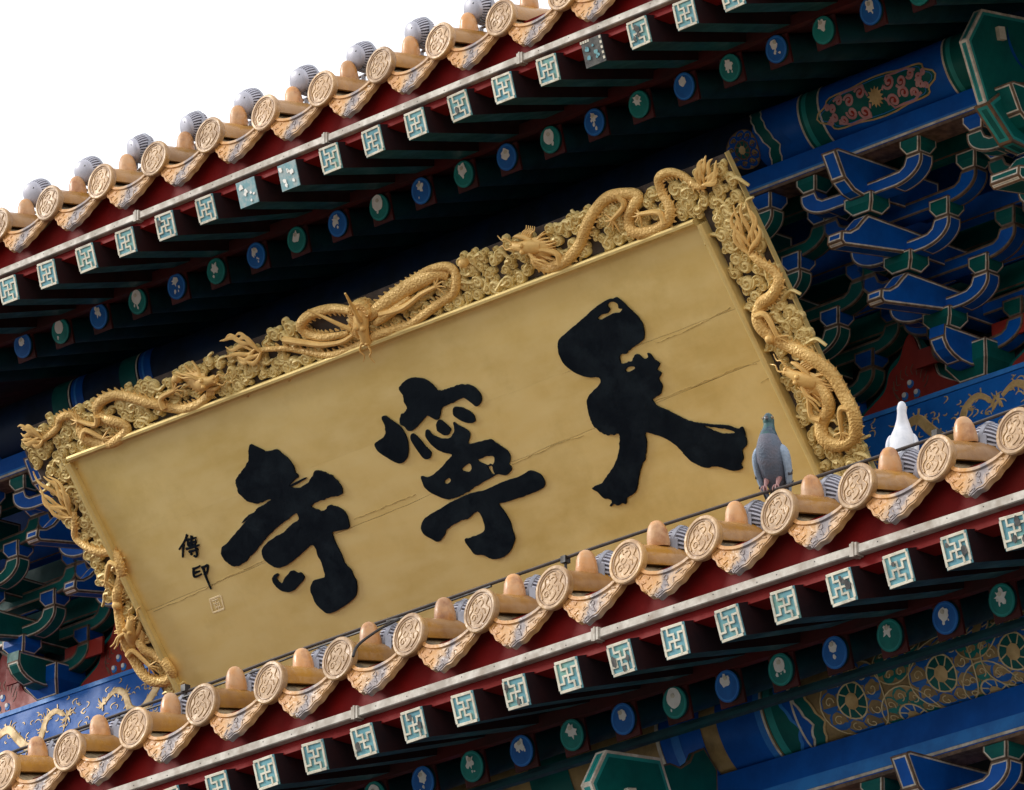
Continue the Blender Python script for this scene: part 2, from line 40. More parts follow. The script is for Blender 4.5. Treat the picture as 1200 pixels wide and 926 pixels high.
# ------------------------------------------------------------------ materials
MATS = {}
def mat(name, col, col2=None, rough=.5, metal=0., scale=6., bump=0., bscale=40., lo=.4, hi=.62, spec=.3, col3=None, scale3=2.5, coat=0., vary=0.):
    if name in MATS: return MATS[name]
    m = bpy.data.materials.new(name); m.use_nodes = True; n = m.node_tree.nodes; l = m.node_tree.links
    b = n['Principled BSDF']; b.inputs['Roughness'].default_value = rough; b.inputs['Metallic'].default_value = metal
    b.inputs['Specular IOR Level'].default_value = spec; b.inputs['Coat Weight'].default_value = coat
    tc = n.new('ShaderNodeTexCoord'); oi = n.new('ShaderNodeObjectInfo')
    ad = n.new('ShaderNodeVectorMath'); ad.operation = 'ADD'
    ml = n.new('ShaderNodeMath'); ml.operation = 'MULTIPLY'; ml.inputs[1].default_value = 37.
    l.new(oi.outputs['Random'], ml.inputs[0]); l.new(tc.outputs['Object'], ad.inputs[0]); l.new(ml.outputs[0], ad.inputs[1])
    if col2 is None: col2 = tuple(c*.72 for c in col)
    def ramp(sc, a, c, det=6):
        t = n.new('ShaderNodeTexNoise'); t.inputs['Scale'].default_value = sc; t.inputs['Detail'].default_value = det; t.inputs['Roughness'].default_value = .62
        l.new(ad.outputs[0], t.inputs['Vector'])
        r = n.new('ShaderNodeMapRange'); r.inputs[1].default_value = a; r.inputs[2].default_value = c
        l.new(t.outputs['Fac'], r.inputs[0]); return r.outputs[0], t
    f, t1 = ramp(scale, lo, hi)
    x = n.new('ShaderNodeMix'); x.data_type = 'RGBA'; x.inputs[6].default_value = (*col, 1); x.inputs[7].default_value = (*col2, 1)
    l.new(f, x.inputs[0]); out = x.outputs[2]
    if col3:
        f3, _ = ramp(scale3, .5, .68)
        y = n.new('ShaderNodeMix'); y.data_type = 'RGBA'; y.inputs[7].default_value = (*col3, 1)
        l.new(f3, y.inputs[0]); l.new(out, y.inputs[6]); out = y.outputs[2]
    if vary:
        vr = n.new('ShaderNodeMapRange'); vr.inputs[3].default_value = 1-vary; vr.inputs[4].default_value = 1+vary*.5
        l.new(oi.outputs['Random'], vr.inputs[0])
        hs = n.new('ShaderNodeHueSaturation'); l.new(vr.outputs[0], hs.inputs['Value']); l.new(out, hs.inputs['Color']); out = hs.outputs[0]
    l.new(out, b.inputs['Base Color'])
    rr = n.new('ShaderNodeMapRange'); rr.inputs[3].default_value = max(0, rough-.1); rr.inputs[4].default_value = min(1, rough+.14)
    l.new(f, rr.inputs[0]); l.new(rr.outputs[0], b.inputs['Roughness'])
    if bump:
        t = n.new('ShaderNodeTexNoise'); t.inputs['Scale'].default_value = bscale; t.inputs['Detail'].default_value = 5
        l.new(ad.outputs[0], t.inputs['Vector'])
        bp = n.new('ShaderNodeBump'); bp.inputs['Strength'].default_value = bump; bp.inputs['Distance'].default_value = .01
        l.new(t.outputs['Fac'], bp.inputs['Height']); l.new(bp.outputs[0], b.inputs['Normal'])
    MATS[name] = m; return m
m_barrel = mat('ochre glaze', (.42,.205,.036), (.28,.125,.022), rough=.30, scale=9, col3=(.36,.21,.09), bump=.15, spec=.4, coat=.1, vary=.22)
m_disc = mat('cream ochre glaze', (.48,.275,.095), (.42,.27,.15), rough=.5, scale=22, col3=(.29,.15,.055), scale3=16, bump=.25, bscale=70, spec=.5, vary=.2)
m_dline = mat('glaze pooled in relief', (.38,.23,.12), (.44,.29,.18), rough=.5, scale=30)
m_drip = mat('orange cream glaze', (.62,.35,.13), (.64,.45,.32), rough=.4, scale=10, col3=(.50,.44,.42), scale3=9, bump=.3, bscale=60, lo=.42,hi=.58)
def drip_mat():
    m=mat('drip glaze',(.62,.35,.13),(.60,.40,.24),rough=.42,scale=16,bump=.35,bscale=55); n=m.node_tree.nodes; l=m.node_tree.links
    b=n['Principled BSDF']; old=b.inputs['Base Color'].links[0].from_socket
    tc=n.new('ShaderNodeTexCoord'); oi=n.new('ShaderNodeObjectInfo'); sx=n.new('ShaderNodeSeparateXYZ'); l.new(tc.outputs['Object'],sx.inputs[0])
    ns=n.new('ShaderNodeTexNoise'); ns.inputs['Scale'].default_value=22; ns.inputs['Detail'].default_value=5; ns.noise_dimensions='4D'
    l.new(tc.outputs['Object'],ns.inputs['Vector'])
    mm=n.new('ShaderNodeMath'); mm.operation='MULTIPLY'; mm.inputs[1].default_value=20; l.new(oi.outputs['Random'],mm.inputs[0]); l.new(mm.outputs[0],ns.inputs['W'])
    a=n.new('ShaderNodeMath'); a.operation='MULTIPLY_ADD'; a.inputs[1].default_value=-.35; l.new(sx.outputs[2],a.inputs[0]); l.new(sx.outputs[0],a.inputs[2])
    c=n.new('ShaderNodeMath'); c.operation='MULTIPLY_ADD'; c.inputs[1].default_value=.11; l.new(ns.outputs['Fac'],c.inputs[0]); l.new(a.outputs[0],c.inputs[2])
    r=n.new('ShaderNodeValToRGB'); cr=r.color_ramp; cr.elements[0].position=0; cr.elements[0].color=(.42,.18,.045,1); cr.elements[1].position=1; cr.elements[1].color=(.46,.26,.12,1)
    for p,cl in ((.24,(.46,.215,.045,1)),(.37,(.42,.27,.15,1)),(.47,(.10,.115,.155,1)),(.58,(.13,.145,.19,1)),(.68,(.45,.31,.20,1)),(.84,(.44,.24,.085,1))):
        e=cr.elements.new(p); e.color=cl
    mr=n.new('ShaderNodeMapRange'); mr.inputs[1].default_value=-.005; mr.inputs[2].default_value=.195; l.new(c.outputs[0],mr.inputs[0]); l.new(mr.outputs[0],r.inputs[0])
    mx_=n.new('ShaderNodeMix'); mx_.data_type='RGBA'; mx_.inputs[0].default_value=.8; l.new(old,mx_.inputs[6]); l.new(r.outputs[0],mx_.inputs[7]); l.new(mx_.outputs[2],b.inputs['Base Color'])
    return m
m_dripp=drip_mat()
m_dripg = mat('slate blue glaze', (.17,.19,.25), (.36,.33,.35), rough=.42, scale=28, bump=.3, bscale=70)
m_cap = mat('peach glaze', (.54,.25,.075), (.52,.31,.16), rough=.40, scale=20, bump=.2, col3=(.32,.135,.05), scale3=18, spec=.5, vary=.22)
m_pan = mat('mossy pan tile', (.30,.22,.12), (.10,.08,.055), rough=.8, scale=18, bump=.5)
m_lamp = mat('grey cast metal', (.34,.35,.40), (.26,.27,.31), rough=.5, metal=.2, scale=12)
m_lampl = mat('pale lamp bezel', (.44,.44,.50), (.35,.35,.40), rough=.4, metal=.2, scale=12)
m_lampd = mat('dark lamp glass', (.03,.035,.04), (.06,.06,.07), rough=.15)
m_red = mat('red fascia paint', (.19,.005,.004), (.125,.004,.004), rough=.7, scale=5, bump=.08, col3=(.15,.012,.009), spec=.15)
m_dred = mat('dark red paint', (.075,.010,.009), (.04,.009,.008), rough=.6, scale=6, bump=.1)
m_cond = mat('beige trunking', (.46,.42,.36), (.35,.31,.26), rough=.55, scale=22, col3=(.27,.22,.17), scale3=16)
m_teal = mat('teal rafter paint', (.006,.050,.060), (.004,.030,.038), rough=.5, scale=7, bump=.06)
m_tealp = mat('pale teal panel', (.16,.38,.42), (.12,.30,.36), rough=.55, scale=20, col3=(.20,.40,.33), scale3=18, vary=.15)
m_cream = mat('cream line paint', (.74,.70,.57), (.62,.57,.44), rough=.55, scale=30, col3=(.42,.40,.33), scale3=26, vary=.12)
m_worn = mat('bare weathered wood', (.05,.05,.05), (.13,.13,.12), rough=.8, scale=40, bump=.3)
m_tealw = mat('faded teal panel', (.17,.33,.36), (.34,.42,.42), rough=.7, scale=45, lo=.42, hi=.58)
m_blue = mat('azurite blue paint', (.002,.098,.45), (.002,.070,.33), rough=.5, scale=6, bump=.05, spec=.2)
m_beamb = mat('bright azure paint', (.004,.115,.45), (.003,.085,.36), rough=.5, scale=6, bump=.05, spec=.2)
m_endb = mat('rafter end blue', (.010,.135,.46), (.008,.10,.37), rough=.45, scale=14, spec=.3)  # brighter blue that paints in the light on front-facing rafter ends
m_endg = mat('rafter end green', (.006,.215,.185), (.006,.16,.145), rough=.45, scale=14, spec=.3)  # green lifted likewise, frontal light put into the end colour
m_maroon = mat('maroon rafter side', (.022,.0075,.0085), (.012,.006,.008), rough=.7, scale=8, spec=.15)
m_teal2 = mat('teal rafter underside', (.010,.085,.100), (.006,.05,.064), rough=.5, scale=7, spec=.25)
m_slot = mat('dark lamp slot', (.13,.13,.155), (.17,.17,.19), rough=.6)
m_bluel = mat('light blue paint', (.03,.22,.62), (.025,.16,.50), rough=.5, scale=12)
m_green = mat('malachite green paint', (.003,.120,.105), (.002,.085,.078), spec=.2, rough=.5, scale=8, bump=.05)
m_greenl = mat('light green paint', (.02,.30,.27), (.02,.22,.21), rough=.5, scale=12)
m_trim = mat('brown gold edge', (.20,.12,.07), (.09,.06,.045), rough=.5, scale=30, metal=.15)
m_line = mat('cream edge line', (.68,.63,.53), (.42,.37,.29), rough=.55, scale=30)
m_linedim = mat('shade-dimmed edge line', (.20,.18,.15), (.11,.10,.085), rough=.6, scale=30)  # cream line darkened to paint deep shade onto the rear bracket arms
m_white = mat('white paint', (.86,.85,.80), (.78,.75,.69), rough=.6, scale=30)
m_rball = mat('red cushion board', (.33,.030,.018), (.24,.022,.015), rough=.5, scale=8)
m_gline = mat('gilt line', (.60,.42,.19), (.42,.28,.11), rough=.45, metal=.1, scale=20)
m_pinkl = mat('dusty pink line', (.55,.30,.30), (.42,.20,.21), rough=.5, scale=20)
def gilt_mat():
    m=mat('gilt board',(.90,.69,.265),(.80,.595,.205),rough=.42,metal=.50,scale=3.2,bump=.05,bscale=25,spec=.4); n=m.node_tree.nodes; l=m.node_tree.links
    b=n['Principled BSDF']; old=b.inputs['Base Color'].links[0].from_socket
    tc=n.new('ShaderNodeTexCoord'); mp=n.new('ShaderNodeMapping'); mp.inputs['Scale'].default_value=(2.2,7,7); l.new(tc.outputs['Object'],mp.inputs[0])
    ns=n.new('ShaderNodeTexNoise'); ns.inputs['Scale'].default_value=2.2; ns.inputs['Detail'].default_value=7; ns.inputs['Roughness'].default_value=.6; l.new(mp.outputs[0],ns.inputs['Vector'])
    mr=n.new('ShaderNodeMapRange'); mr.inputs[1].default_value=.35; mr.inputs[2].default_value=.68; l.new(ns.outputs['Fac'],mr.inputs[0])
    mx_=n.new('ShaderNodeMix'); mx_.data_type='RGBA'; mx_.inputs[7].default_value=(.93,.76,.36,1); l.new(old,mx_.inputs[6])  # pale streaks paint a brushed sheen into the gilding colour
    ml=n.new('ShaderNodeMath'); ml.operation='MULTIPLY'; ml.inputs[1].default_value=.55; l.new(mr.outputs[0],ml.inputs[0]); l.new(ml.outputs[0],mx_.inputs[0])
    # dust wiped in broad patches
    n2=n.new('ShaderNodeTexNoise'); n2.inputs['Scale'].default_value=1.6; n2.inputs['Detail'].default_value=8; n2.inputs['Roughness'].default_value=.7; l.new(tc.outputs['Object'],n2.inputs['Vector'])
    m2=n.new('ShaderNodeMapRange'); m2.inputs[1].default_value=.52; m2.inputs[2].default_value=.72; m2.inputs[4].default_value=.5; l.new(n2.outputs['Fac'],m2.inputs[0])
    my=n.new('ShaderNodeMix'); my.data_type='RGBA'; my.inputs[7].default_value=(.60,.43,.12,1); l.new(m2.outputs[0],my.inputs[0]); l.new(mx_.outputs[2],my.inputs[6]); l.new(my.outputs[2],b.inputs['Base Color'])
    mr2=n.new('ShaderNodeMapRange'); mr2.inputs[3].default_value=.28; mr2.inputs[4].default_value=.50; l.new(ns.outputs['Fac'],mr2.inputs[0]); l.new(mr2.outputs[0],b.inputs['Roughness'])
    return m
m_goldp = gilt_mat()
m_goldc = mat('pale gilt cloud', (.76,.60,.26), (.60,.45,.17), rough=.48, metal=.12, scale=20, bump=.08, bscale=90)
m_goldd = mat('orange gilt dragon', (.80,.53,.19), (.64,.40,.13), rough=.46, metal=.12, scale=14, bump=.12, bscale=120)
m_mould = mat('gilt moulding', (.72,.56,.23), (.60,.45,.17), rough=.4, metal=.3, scale=10)
m_frameshade = mat('shade-darkened frame ground', (.040,.030,.025), (.085,.065,.055), rough=.7, scale=14)  # backing board coloured near-black, painting the shade in the carving's hollows
m_crack = mat('crack in gilding', (.30,.20,.06), (.62,.46,.17), rough=.7, scale=60)
m_black = mat('black lacquer', (.0022,.0052,.0095), (.004,.008,.013), rough=.55, scale=10, bump=.12, bscale=50, col3=(.008,.014,.020), scale3=9, spec=.07)
m_seal = mat('faint seal paint', (.78,.62,.33), (.82,.67,.42), rough=.5, scale=50)
m_wire = mat('black cable', (.018,.015,.014), (.03,.025,.022), rough=.5, scale=20)
m_rod = mat('dark brown rail', (.045,.03,.024), (.025,.018,.016), rough=.5, scale=20)
m_pgrey = mat('grey pigeon plumage', (.10,.125,.17), (.14,.14,.175), rough=.6, scale=30, bump=.3, bscale=200)
m_pneck = mat('dark blue green neck', (.035,.06,.09), (.04,.11,.10), rough=.35, scale=40)
m_pwing = mat('pale blue wing', (.28,.36,.46), (.20,.26,.34), rough=.6, scale=30, bump=.3, bscale=160)
m_pdark = mat('dark flight feather', (.03,.035,.045), (.05,.05,.06), rough=.6, scale=30)
m_pfoot = mat('pink bird foot', (.34,.18,.17), (.24,.12,.12), rough=.5)
m_pbeak = mat('grey beak', (.12,.11,.11), rough=.4)
m_peye = mat('pale eye', (.34,.24,.14), rough=.2)
m_pupil = mat('black pupil', (.01,.01,.01), rough=.1)
m_wfeath = mat('white plumage', (.60,.61,.64), (.50,.52,.56), rough=.6, scale=30)
m_dark = mat('near-black timber', (.02,.022,.026), (.012,.014,.018), rough=.7, scale=8)  # plain near-black colour for the boards behind the brackets
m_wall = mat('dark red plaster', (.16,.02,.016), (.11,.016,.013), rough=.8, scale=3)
m_ground = mat('stone paving', (.15,.145,.135), (.11,.105,.10), rough=.9, scale=.5, bump=.2, bscale=3)

# ------------------------------------------------------------------ builders
def V(*a): return Vector(a)
class MB:
    def __init__(s, origin=(0,0,0)): s.v=[]; s.f=[]; s.m=[]; s.o=Vector(origin)
    def add(s, pts): k=len(s.v); s.v += [Vector(p)-s.o for p in pts]; return k
    def face(s, idx, mi=0): s.f.append(tuple(idx)); s.m.append(mi)
    def poly(s, pts, mi=0): k=s.add(pts); s.face(range(k,k+len(pts)), mi)
    def box(s, x0,x1,y0,y1,z0,z1, mi=0):
        k=s.add([(x,y,z) for z in (z0,z1) for y in (y0,y1) for x in (x0,x1)])
        for q in ((0,2,3,1),(4,5,7,6),(0,1,5,4),(2,6,7,3),(0,4,6,2),(1,3,7,5)): s.face([k+i for i in q], mi)
    def obox(s, c, ax, ay, az, mi=0):
        c=Vector(c); k=s.add([c+ax*i+ay*j+az*h for h in (-1,1) for j in (-1,1) for i in (-1,1)])
        for q in ((0,2,3,1),(4,5,7,6),(0,1,5,4),(2,6,7,3),(0,4,6,2),(1,3,7,5)): s.face([k+i for i in q], mi)
    def prism(s, pts, vec, mi=0, side=None):
        n=len(pts); vec=Vector(vec); k=s.add(pts); j=s.add([Vector(p)+vec for p in pts])
        s.face(range(k,k+n), mi); s.face(reversed(range(j,j+n)), mi)
        for i in range(n): s.face((k+i, j+i, j+(i+1)%n, k+(i+1)%n), mi if side is None else side)
    def tube(s, path, rad, n=8, mi=0, cap=True, flat=None, up=None):
        P=[Vector(p) for p in path]; N=len(P); rings=[]
        nprev=None
        for i in range(N):
            t=(P[min(i+1,N-1)]-P[max(i-1,0)]).normalized()
            ref=Vector(up) if up is not None else (nprev if nprev is not None else (V(0,0,1) if abs(t.z)<.9 else V(0,1,0)))
            b=t.cross(ref).normalized(); a=b.cross(t).normalized(); nprev=a
            r=rad[i] if isinstance(rad,(list,tuple)) else rad
            ra,rb=(r if isinstance(r,(list,tuple)) else (r, r))
            k=s.add([P[i]+a*ra*math.cos(2*math.pi*j/n)+b*rb*math.sin(2*math.pi*j/n) for j in range(n)]); rings.append(k)
        for i in range(N-1):
            for j in range(n):
                s.face((rings[i]+j, rings[i]+(j+1)%n, rings[i+1]+(j+1)%n, rings[i+1]+j), mi)
        if cap: s.face(reversed(range(rings[0],rings[0]+n)), mi); s.face(range(rings[-1],rings[-1]+n), mi)
    def lathe(s, prof, c, ax, ux, n=24, mi=0):
        c=Vector(c); ax=Vector(ax).normalized(); ux=Vector(ux).normalized(); uy=ax.cross(ux); rings=[]
        for (r,h) in prof:
            rings.append(s.add([c+ax*h+(ux*math.cos(2*math.pi*j/n)+uy*math.sin(2*math.pi*j/n))*r for j in range(n)]))
        for i in range(len(prof)-1):
            for j in range(n): s.face((rings[i]+j, rings[i]+(j+1)%n, rings[i+1]+(j+1)%n, rings[i+1]+j), mi)
        s.face(reversed(range(rings[0],rings[0]+n)), mi); s.face(range(rings[-1],rings[-1]+n), mi)
    def ribbon(s, pts, nor, wid, h=.0015, mi=0, closed=False):
        """raised strip: pts on a surface, nor the surface normal(s)"""
        P=[Vector(p) for p in pts]; N=len(P)
        if N<2: return
        ks=[]
        for i in range(N):
            if closed: t=P[(i+1)%N]-P[(i-1)%N]
            else: t=P[min(i+1,N-1)]-P[max(i-1,0)]
            if t.length<1e-9: t=V(1,0,0)
            t.normalize(); nn=Vector(nor[i]) if isinstance(nor,list) else Vector(nor)
            b=nn.cross(t).normalized(); w=(wid[i] if isinstance(wid,(list,tuple)) else wid)/2
            ks.append(s.add([P[i]-b*w, P[i]-b*w*.8+nn*h, P[i]+b*w*.8+nn*h, P[i]+b*w]))
        for i in range(N if closed else N-1):
            a=ks[i]; c=ks[(i+1)%N]
            for j in range(3): s.face((a+j, c+j, c+j+1, a+j+1), mi)
        if not closed:
            s.face([ks[0]+j for j in range(4)], mi); s.face([ks[-1]+j for j in (3,2,1,0)], mi)
    def build(s, name, mats, parent=None, smooth=False, auto=None):
        me=bpy.data.meshes.new(name); me.from_pydata([tuple(p) for p in s.v], [], s.f)
        mats = mats if isinstance(mats,(list,tuple)) else [mats]
        for m in mats: me.materials.append(m)
        me.polygons.foreach_set('material_index', s.m)
        bm=bmesh.new(); bm.from_mesh(me); bmesh.ops.recalc_face_normals(bm, faces=bm.faces); 
        if smooth:
            for fc in bm.faces: fc.smooth=True
            for e in bm.edges:
                if len(e.link_faces)==2 and e.calc_face_angle(0)>R(auto or 42): e.smooth=False
        bm.to_mesh(me); bm.free(); me.update()
        o=bpy.data.objects.new(name, me); COL.objects.link(o)
        if parent: o.parent=parent
        else: o.location=s.o
        return o
def thing(name, label, cat, loc=(0,0,0), group=None, kind=None):
    o=bpy.data.objects.new(name, None); o.empty_display_size=.1; COL.objects.link(o); o.location=loc
    return tag(o,label,cat,group,kind)
def tag(o, label, cat, group=None, kind=None):
    o['label']=label; o['category']=cat
    if group: o['group']=group
    if kind: o['kind']=kind
    return o
def copy_tree(o, parent=None):
    c=o.copy(); COL.objects.link(c); c.parent=parent
    for ch in [x for x in bpy.data.objects if x.parent==o]: copy_tree(ch, c)
    return c
def spline(P, n=8, closed=False):
    P=[Vector(p) for p in P]; N=len(P); out=[]
    for i in range(N if closed else N-1):
        if closed: a,b,c,d=P[(i-1)%N],P[i],P[(i+1)%N],P[(i+2)%N]
        else: a,b,c,d=P[max(i-1,0)],P[i],P[i+1],P[min(i+2,N-1)]
        for k in range(n):
            t=k/n; out.append(.5*((2*b)+(c-a)*t+(2*a-5*b+4*c-d)*t*t+(3*b-a-3*c+d)*t**3))
    if not closed: out.append(P[-1])
    return out
def spiral2(cx, cy, r, turns=1.4, a0=0, sgn=1, n=22):
    return [(cx+r*(1-.86*k/n)*math.cos(a0+sgn*2*math.pi*turns*k/n), cy+r*(1-.86*k/n)*math.sin(a0+sgn*2*math.pi*turns*k/n)) for k in range(n+1)]
def trimmed(mb, name, mats, parent, groups, t1=.006, t2=.004):
    """mesh whose faces carry a brown edge and a cream line round each face group; groups: lists of face indices; mats: body, trim, line"""
    me=bpy.data.meshes.new(name); me.from_pydata([tuple(p) for p in mb.v], [], mb.f)
    for m in mats: me.materials.append(m)
    bm=bmesh.new(); bm.from_mesh(me); bmesh.ops.remove_doubles(bm, verts=bm.verts, dist=1e-5); bmesh.ops.recalc_face_normals(bm, faces=bm.faces)
    bm.faces.ensure_lookup_table()
    G=[[bm.faces[i] for i in g if i<len(bm.faces)] for g in groups]
    for g in G:
        r=bmesh.ops.inset_region(bm, faces=g, thickness=t1, use_even_offset=True, use_boundary=True)
        for f in r['faces']: f.material_index=1
        r=bmesh.ops.inset_region(bm, faces=g, thickness=t2, use_even_offset=True, use_boundary=True)
        for f in r['faces']: f.material_index=2
    bm.to_mesh(me); bm.free(); me.update()
    o=bpy.data.objects.new(name, me); COL.objects.link(o)
    if parent: o.parent=parent
    return o

# ------------------------------------------------------------------ ground and the body of the hall
g=MB(); g.poly([(-900,-900,-7.25),(900,-900,-7.25),(900,900,-7.25),(-900,900,-7.25)]); o=g.build('ground', m_ground); o['kind']='structure'
hall=thing('hall_wall','dark red timber wall of the hall behind the brackets under the eaves','wall',(0,3.2,-7.25))
def hb(name, m, *a):
    b=MB((0,3.2,-7.25)); b.box(*a); return b.build(name, m, hall)
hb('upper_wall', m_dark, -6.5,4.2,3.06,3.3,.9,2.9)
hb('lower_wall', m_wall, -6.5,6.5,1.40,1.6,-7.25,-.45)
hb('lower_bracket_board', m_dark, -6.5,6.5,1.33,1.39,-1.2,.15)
hb('rear_block', m_wall, -6.4,6.4,1.62,9,-7.2,.2)
hb('upper_block', m_wall, -6.4,4.1,3.32,9,.3,2.9)

# ------------------------------------------------------------------ eaves
TILE_P=.27; RAF_P=.193
def roofz(y, a, b): return a*y + b*y*y
def manji(mb, c, ex, ez, en, h):
    """cream key-fret on a rafter end: border + cross with bent arms"""
    def P(a,b): return c+ex*(a*h)+ez*(b*h)+en*.0012
    W=.19*h
    mb.ribbon([P(-.90,-.90),P(.90,-.90)], en, W, .0014, 1); mb.ribbon([P(-.90,.90),P(.90,.90)], en, W, .0014, 1)
    mb.ribbon([P(-.90,-.80),P(-.90,.80)], en, W, .0016, 1); mb.ribbon([P(.90,-.80),P(.90,.80)], en, W, .0016, 1)
    for k in range(4):
        ca,sa=math.cos(k*math.pi/2),math.sin(k*math.pi/2)
        def Q(a,b): return P(a*ca-b*sa, a*sa+b*ca)
        w=.15*h
        mb.ribbon([Q(0,-.07),Q(0,.48)], en, w, .0013+.0001*k, 1)
        mb.ribbon([Q(.07,.42),Q(-.50,.42)], en, w, .0017+.0001*k, 1)
        mb.ribbon([Q(-.44,.36),Q(-.44,.84)], en, w, .0019+.0001*k, 1)
def flake(mb, c, ex, ez, en, r, mi, n=11, jag=.45, rnd=random):
    pts=[]
    for k in range(n):
        a=2*math.pi*k/n; q=r*(1-jag*rnd.random()); pts.append(c+ex*q*math.cos(a)+ez*q*math.sin(a)+en*.0016)
    mb.prism(pts, en*.0016, mi)
X=V(1,0,0)
def make_eave(prefix, lab, Y0, Z0, tiles, sq, rd, sF, sR, ra, rb, rlen, up, xr):
    root=thing(prefix+'_eave', lab, 'eave', (xr[0],Y0,Z0))
    O=Vector(root.location)
    def place(o, p, par=root): o.parent=par; o.location=Vector(p)-O if par is root else p
    # --- prototypes in local coordinates (origin at the centre of the disc)
    N=14
    ys=[rlen*k/N for k in range(N+1)]
    def path(y): return V(0,y,roofz(y,ra,rb))
    b=MB(); n=12; prev=None
    for y in ys:
        s=ra+2*rb*y; up_=V(0,-s,1).normalized(); c=path(y)
        ring=b.add([c+X*.054*math.cos(R(-9)+R(198)*j/n)+up_*(.054*math.sin(R(-9)+R(198)*j/n)+.0) for j in range(n+1)]+[c+X*.044*math.cos(R(-9)+R(198)*j/n)+up_*(.044*math.sin(R(-9)+R(198)*j/n)-.002) for j in range(n,-1,-1)])
        if prev is not None:
            L=2*(n+1)
            for j in range(L): b.face((prev+j, prev+(j+1)%L, ring+(j+1)%L, ring+j))
        else: b.face(range(ring, ring+2*(n+1)))
        prev=ring
    # joints between successive barrel tiles
    for y in (.34,.66,.98,1.3,1.62,1.94):
        if y<rlen-.05:
            s=ra+2*rb*y; up_=V(0,-s,1).normalized(); t_=V(0,1,s).normalized(); c=path(y)
            ring=[b.add([c+t_*q+X*rr*math.cos(math.pi*j/n)+up_*rr*math.sin(math.pi*j/n) for j in range(n+1)]) for q,rr in ((-.008,.0535),(-.006,.0565),(.006,.0565),(.008,.0535))]
            for r0,r1 in zip(ring,ring[1:]):
                for j in range(n): b.face((r0+j,r0+j+1,r1+j+1,r1+j))
    barrel_src=b
    ta=R(-4); dn=V(0,-math.cos(ta),-math.sin(ta)).normalized(); du=V(0,-math.sin(ta),math.cos(ta)).normalized()   # disc leans back a touch
    d=MB()
    d.lathe([(.057,-.016),(.061,-.004),(.061,.004),(.058,.007),(.0515,.007),(.0500,.003),(.030,.0035),(.001,.0042)], (0,-.012,.004), dn, X, 30, 0)
    rel=MB(); c0=V(0,-.012,.004)+dn*.0045
    rr=random.Random(3)
    def dp(a,bb): return c0+X*a+du*bb
    curves=[[(-.034,-.028),(-.04,-.008),(-.028,.008),(-.03,.024),(-.016,.036)],[(.012,.043),(.03,.030),(.024,.012),(.038,-.002),(.028,-.022),(.014,-.036)],
            [(-.008,.026),(.004,.030),(.012,.020),(.004,.010),(.014,.002)],[(.002,-.006),(.012,-.014),(.006,-.026),(-.006,-.034)],
            spiral2(-.020,-.016,.012,1.3),[(-.012,.012),(-.02,.002),(-.008,-.004),(.0,.006)],[(-.012,-.040),(-.002,-.044),(.012,-.041)],[(.018,.002),(.022,-.012)],[(-.02,.03),(-.012,.022)],[(.006,.036),(-.004,.038)]]
    for cv in curves:
        p=spline([dp(*q) for q in cv],5) if len(cv)<8 else [dp(*q) for q in cv]
        rel.tube(p,[(.0012,.0019+.0006*math.sin(3*i)) for i in range(len(p))],6,0,up=dn)
    flo=.056
    rel.ribbon([dp(.0465*math.cos(2*math.pi*k/36),.0465*math.sin(2*math.pi*k/36)) for k in range(36)], dn, .0022, .0012, 1, True)
    rel.ribbon([dp(.0505*math.cos(2*math.pi*k/36),.0505*math.sin(2*math.pi*k/36)) for k in range(36)], dn, .0016, .0008, 1, True)
    cap=MB(); s=ra; cu=V(0,-.16,1).normalized(); cb=path(.112)+V(0,0,.046)
    cap.lathe([(.0285,0),(.0300,.006),(.0295,.022),(.0265,.042),(.0215,.056),(.0150,.065),(.0075,.069),(.001,.070)], cb, cu, X, 18, 0)
    # drip tile: hanging plate + concave pan tile, origin midway between two discs
    dr=MB()
    top=[(-.118,.004),(-.098,-.018),(-.066,-.040),(-.03,-.051),(0,-.054),(.03,-.051),(.066,-.040),(.098,-.018),(.118,.004)]
    bot=[(.121,-.022),(.112,-.046),(.096,-.068),(.084,-.076),(.070,-.096),(.052,-.104),(.036,-.121),(.017,-.124),(0,-.135),(-.017,-.125),(-.036,-.122),(-.052,-.105),(-.070,-.097),(-.084,-.077),(-.096,-.068),(-.112,-.046),(-.121,-.022)]
    pu=V(0,.30,1).normalized(); pn=V(0,-1,.30).normalized()
    def pp(a,bb,off=0): return V(0,.006,0)+X*a+pu*bb+pn*off
    outl=[pp(*q) for q in spline2(top)]+[pp(*q) for q in spline2(bot)]
    dr.prism(outl, -pn*.016, 0)
    rim=[pp(a,bb-.004,.0) for a,bb in spline2(top)]
    dr.ribbon(rim, pn, .012, .006, 0)
    pan=MB(); prev=None
    for y in [0.0]+ys[1:]:
        sl=ra+2*rb*y; c=path(y) ; ring=pan.add([c+X*(.118*q/6)+V(0,0,-.052+.056*(q/6)**2) for q in range(-6,7)]+[c+X*(.118*q/6)+V(0,0,-.064+.056*(q/6)**2) for q in range(6,-7,-1)])
        L=26
        if prev is not None:
            for j in range(L): pan.face((prev+j,prev+(j+1)%L,ring+(j+1)%L,ring+j))
        else: pan.face(range(ring,ring+L))
        prev=ring
    drl=MB()
    rq=random.Random(12)
    for cx,cy,q in ((.012,-.075,1),(-.012,-.09,1),(.008,-.108,1),(-.006,-.124,1),(.02,-.094,1),(-.022,-.112,1),(.050,-.066,1),(.078,-.052,1),(-.05,-.066,-1),(-.08,-.052,-1),(.045,-.094,1),(-.045,-.096,-1),(.070,-.078,1),(-.07,-.078,-1)):
        p=spline([pp(cx+rq.uniform(-.012,.012),cy+rq.uniform(-.012,.012),.0006) for _ in range(4)],4); drl.ribbon(p, pn, .0030, .0014, 0)
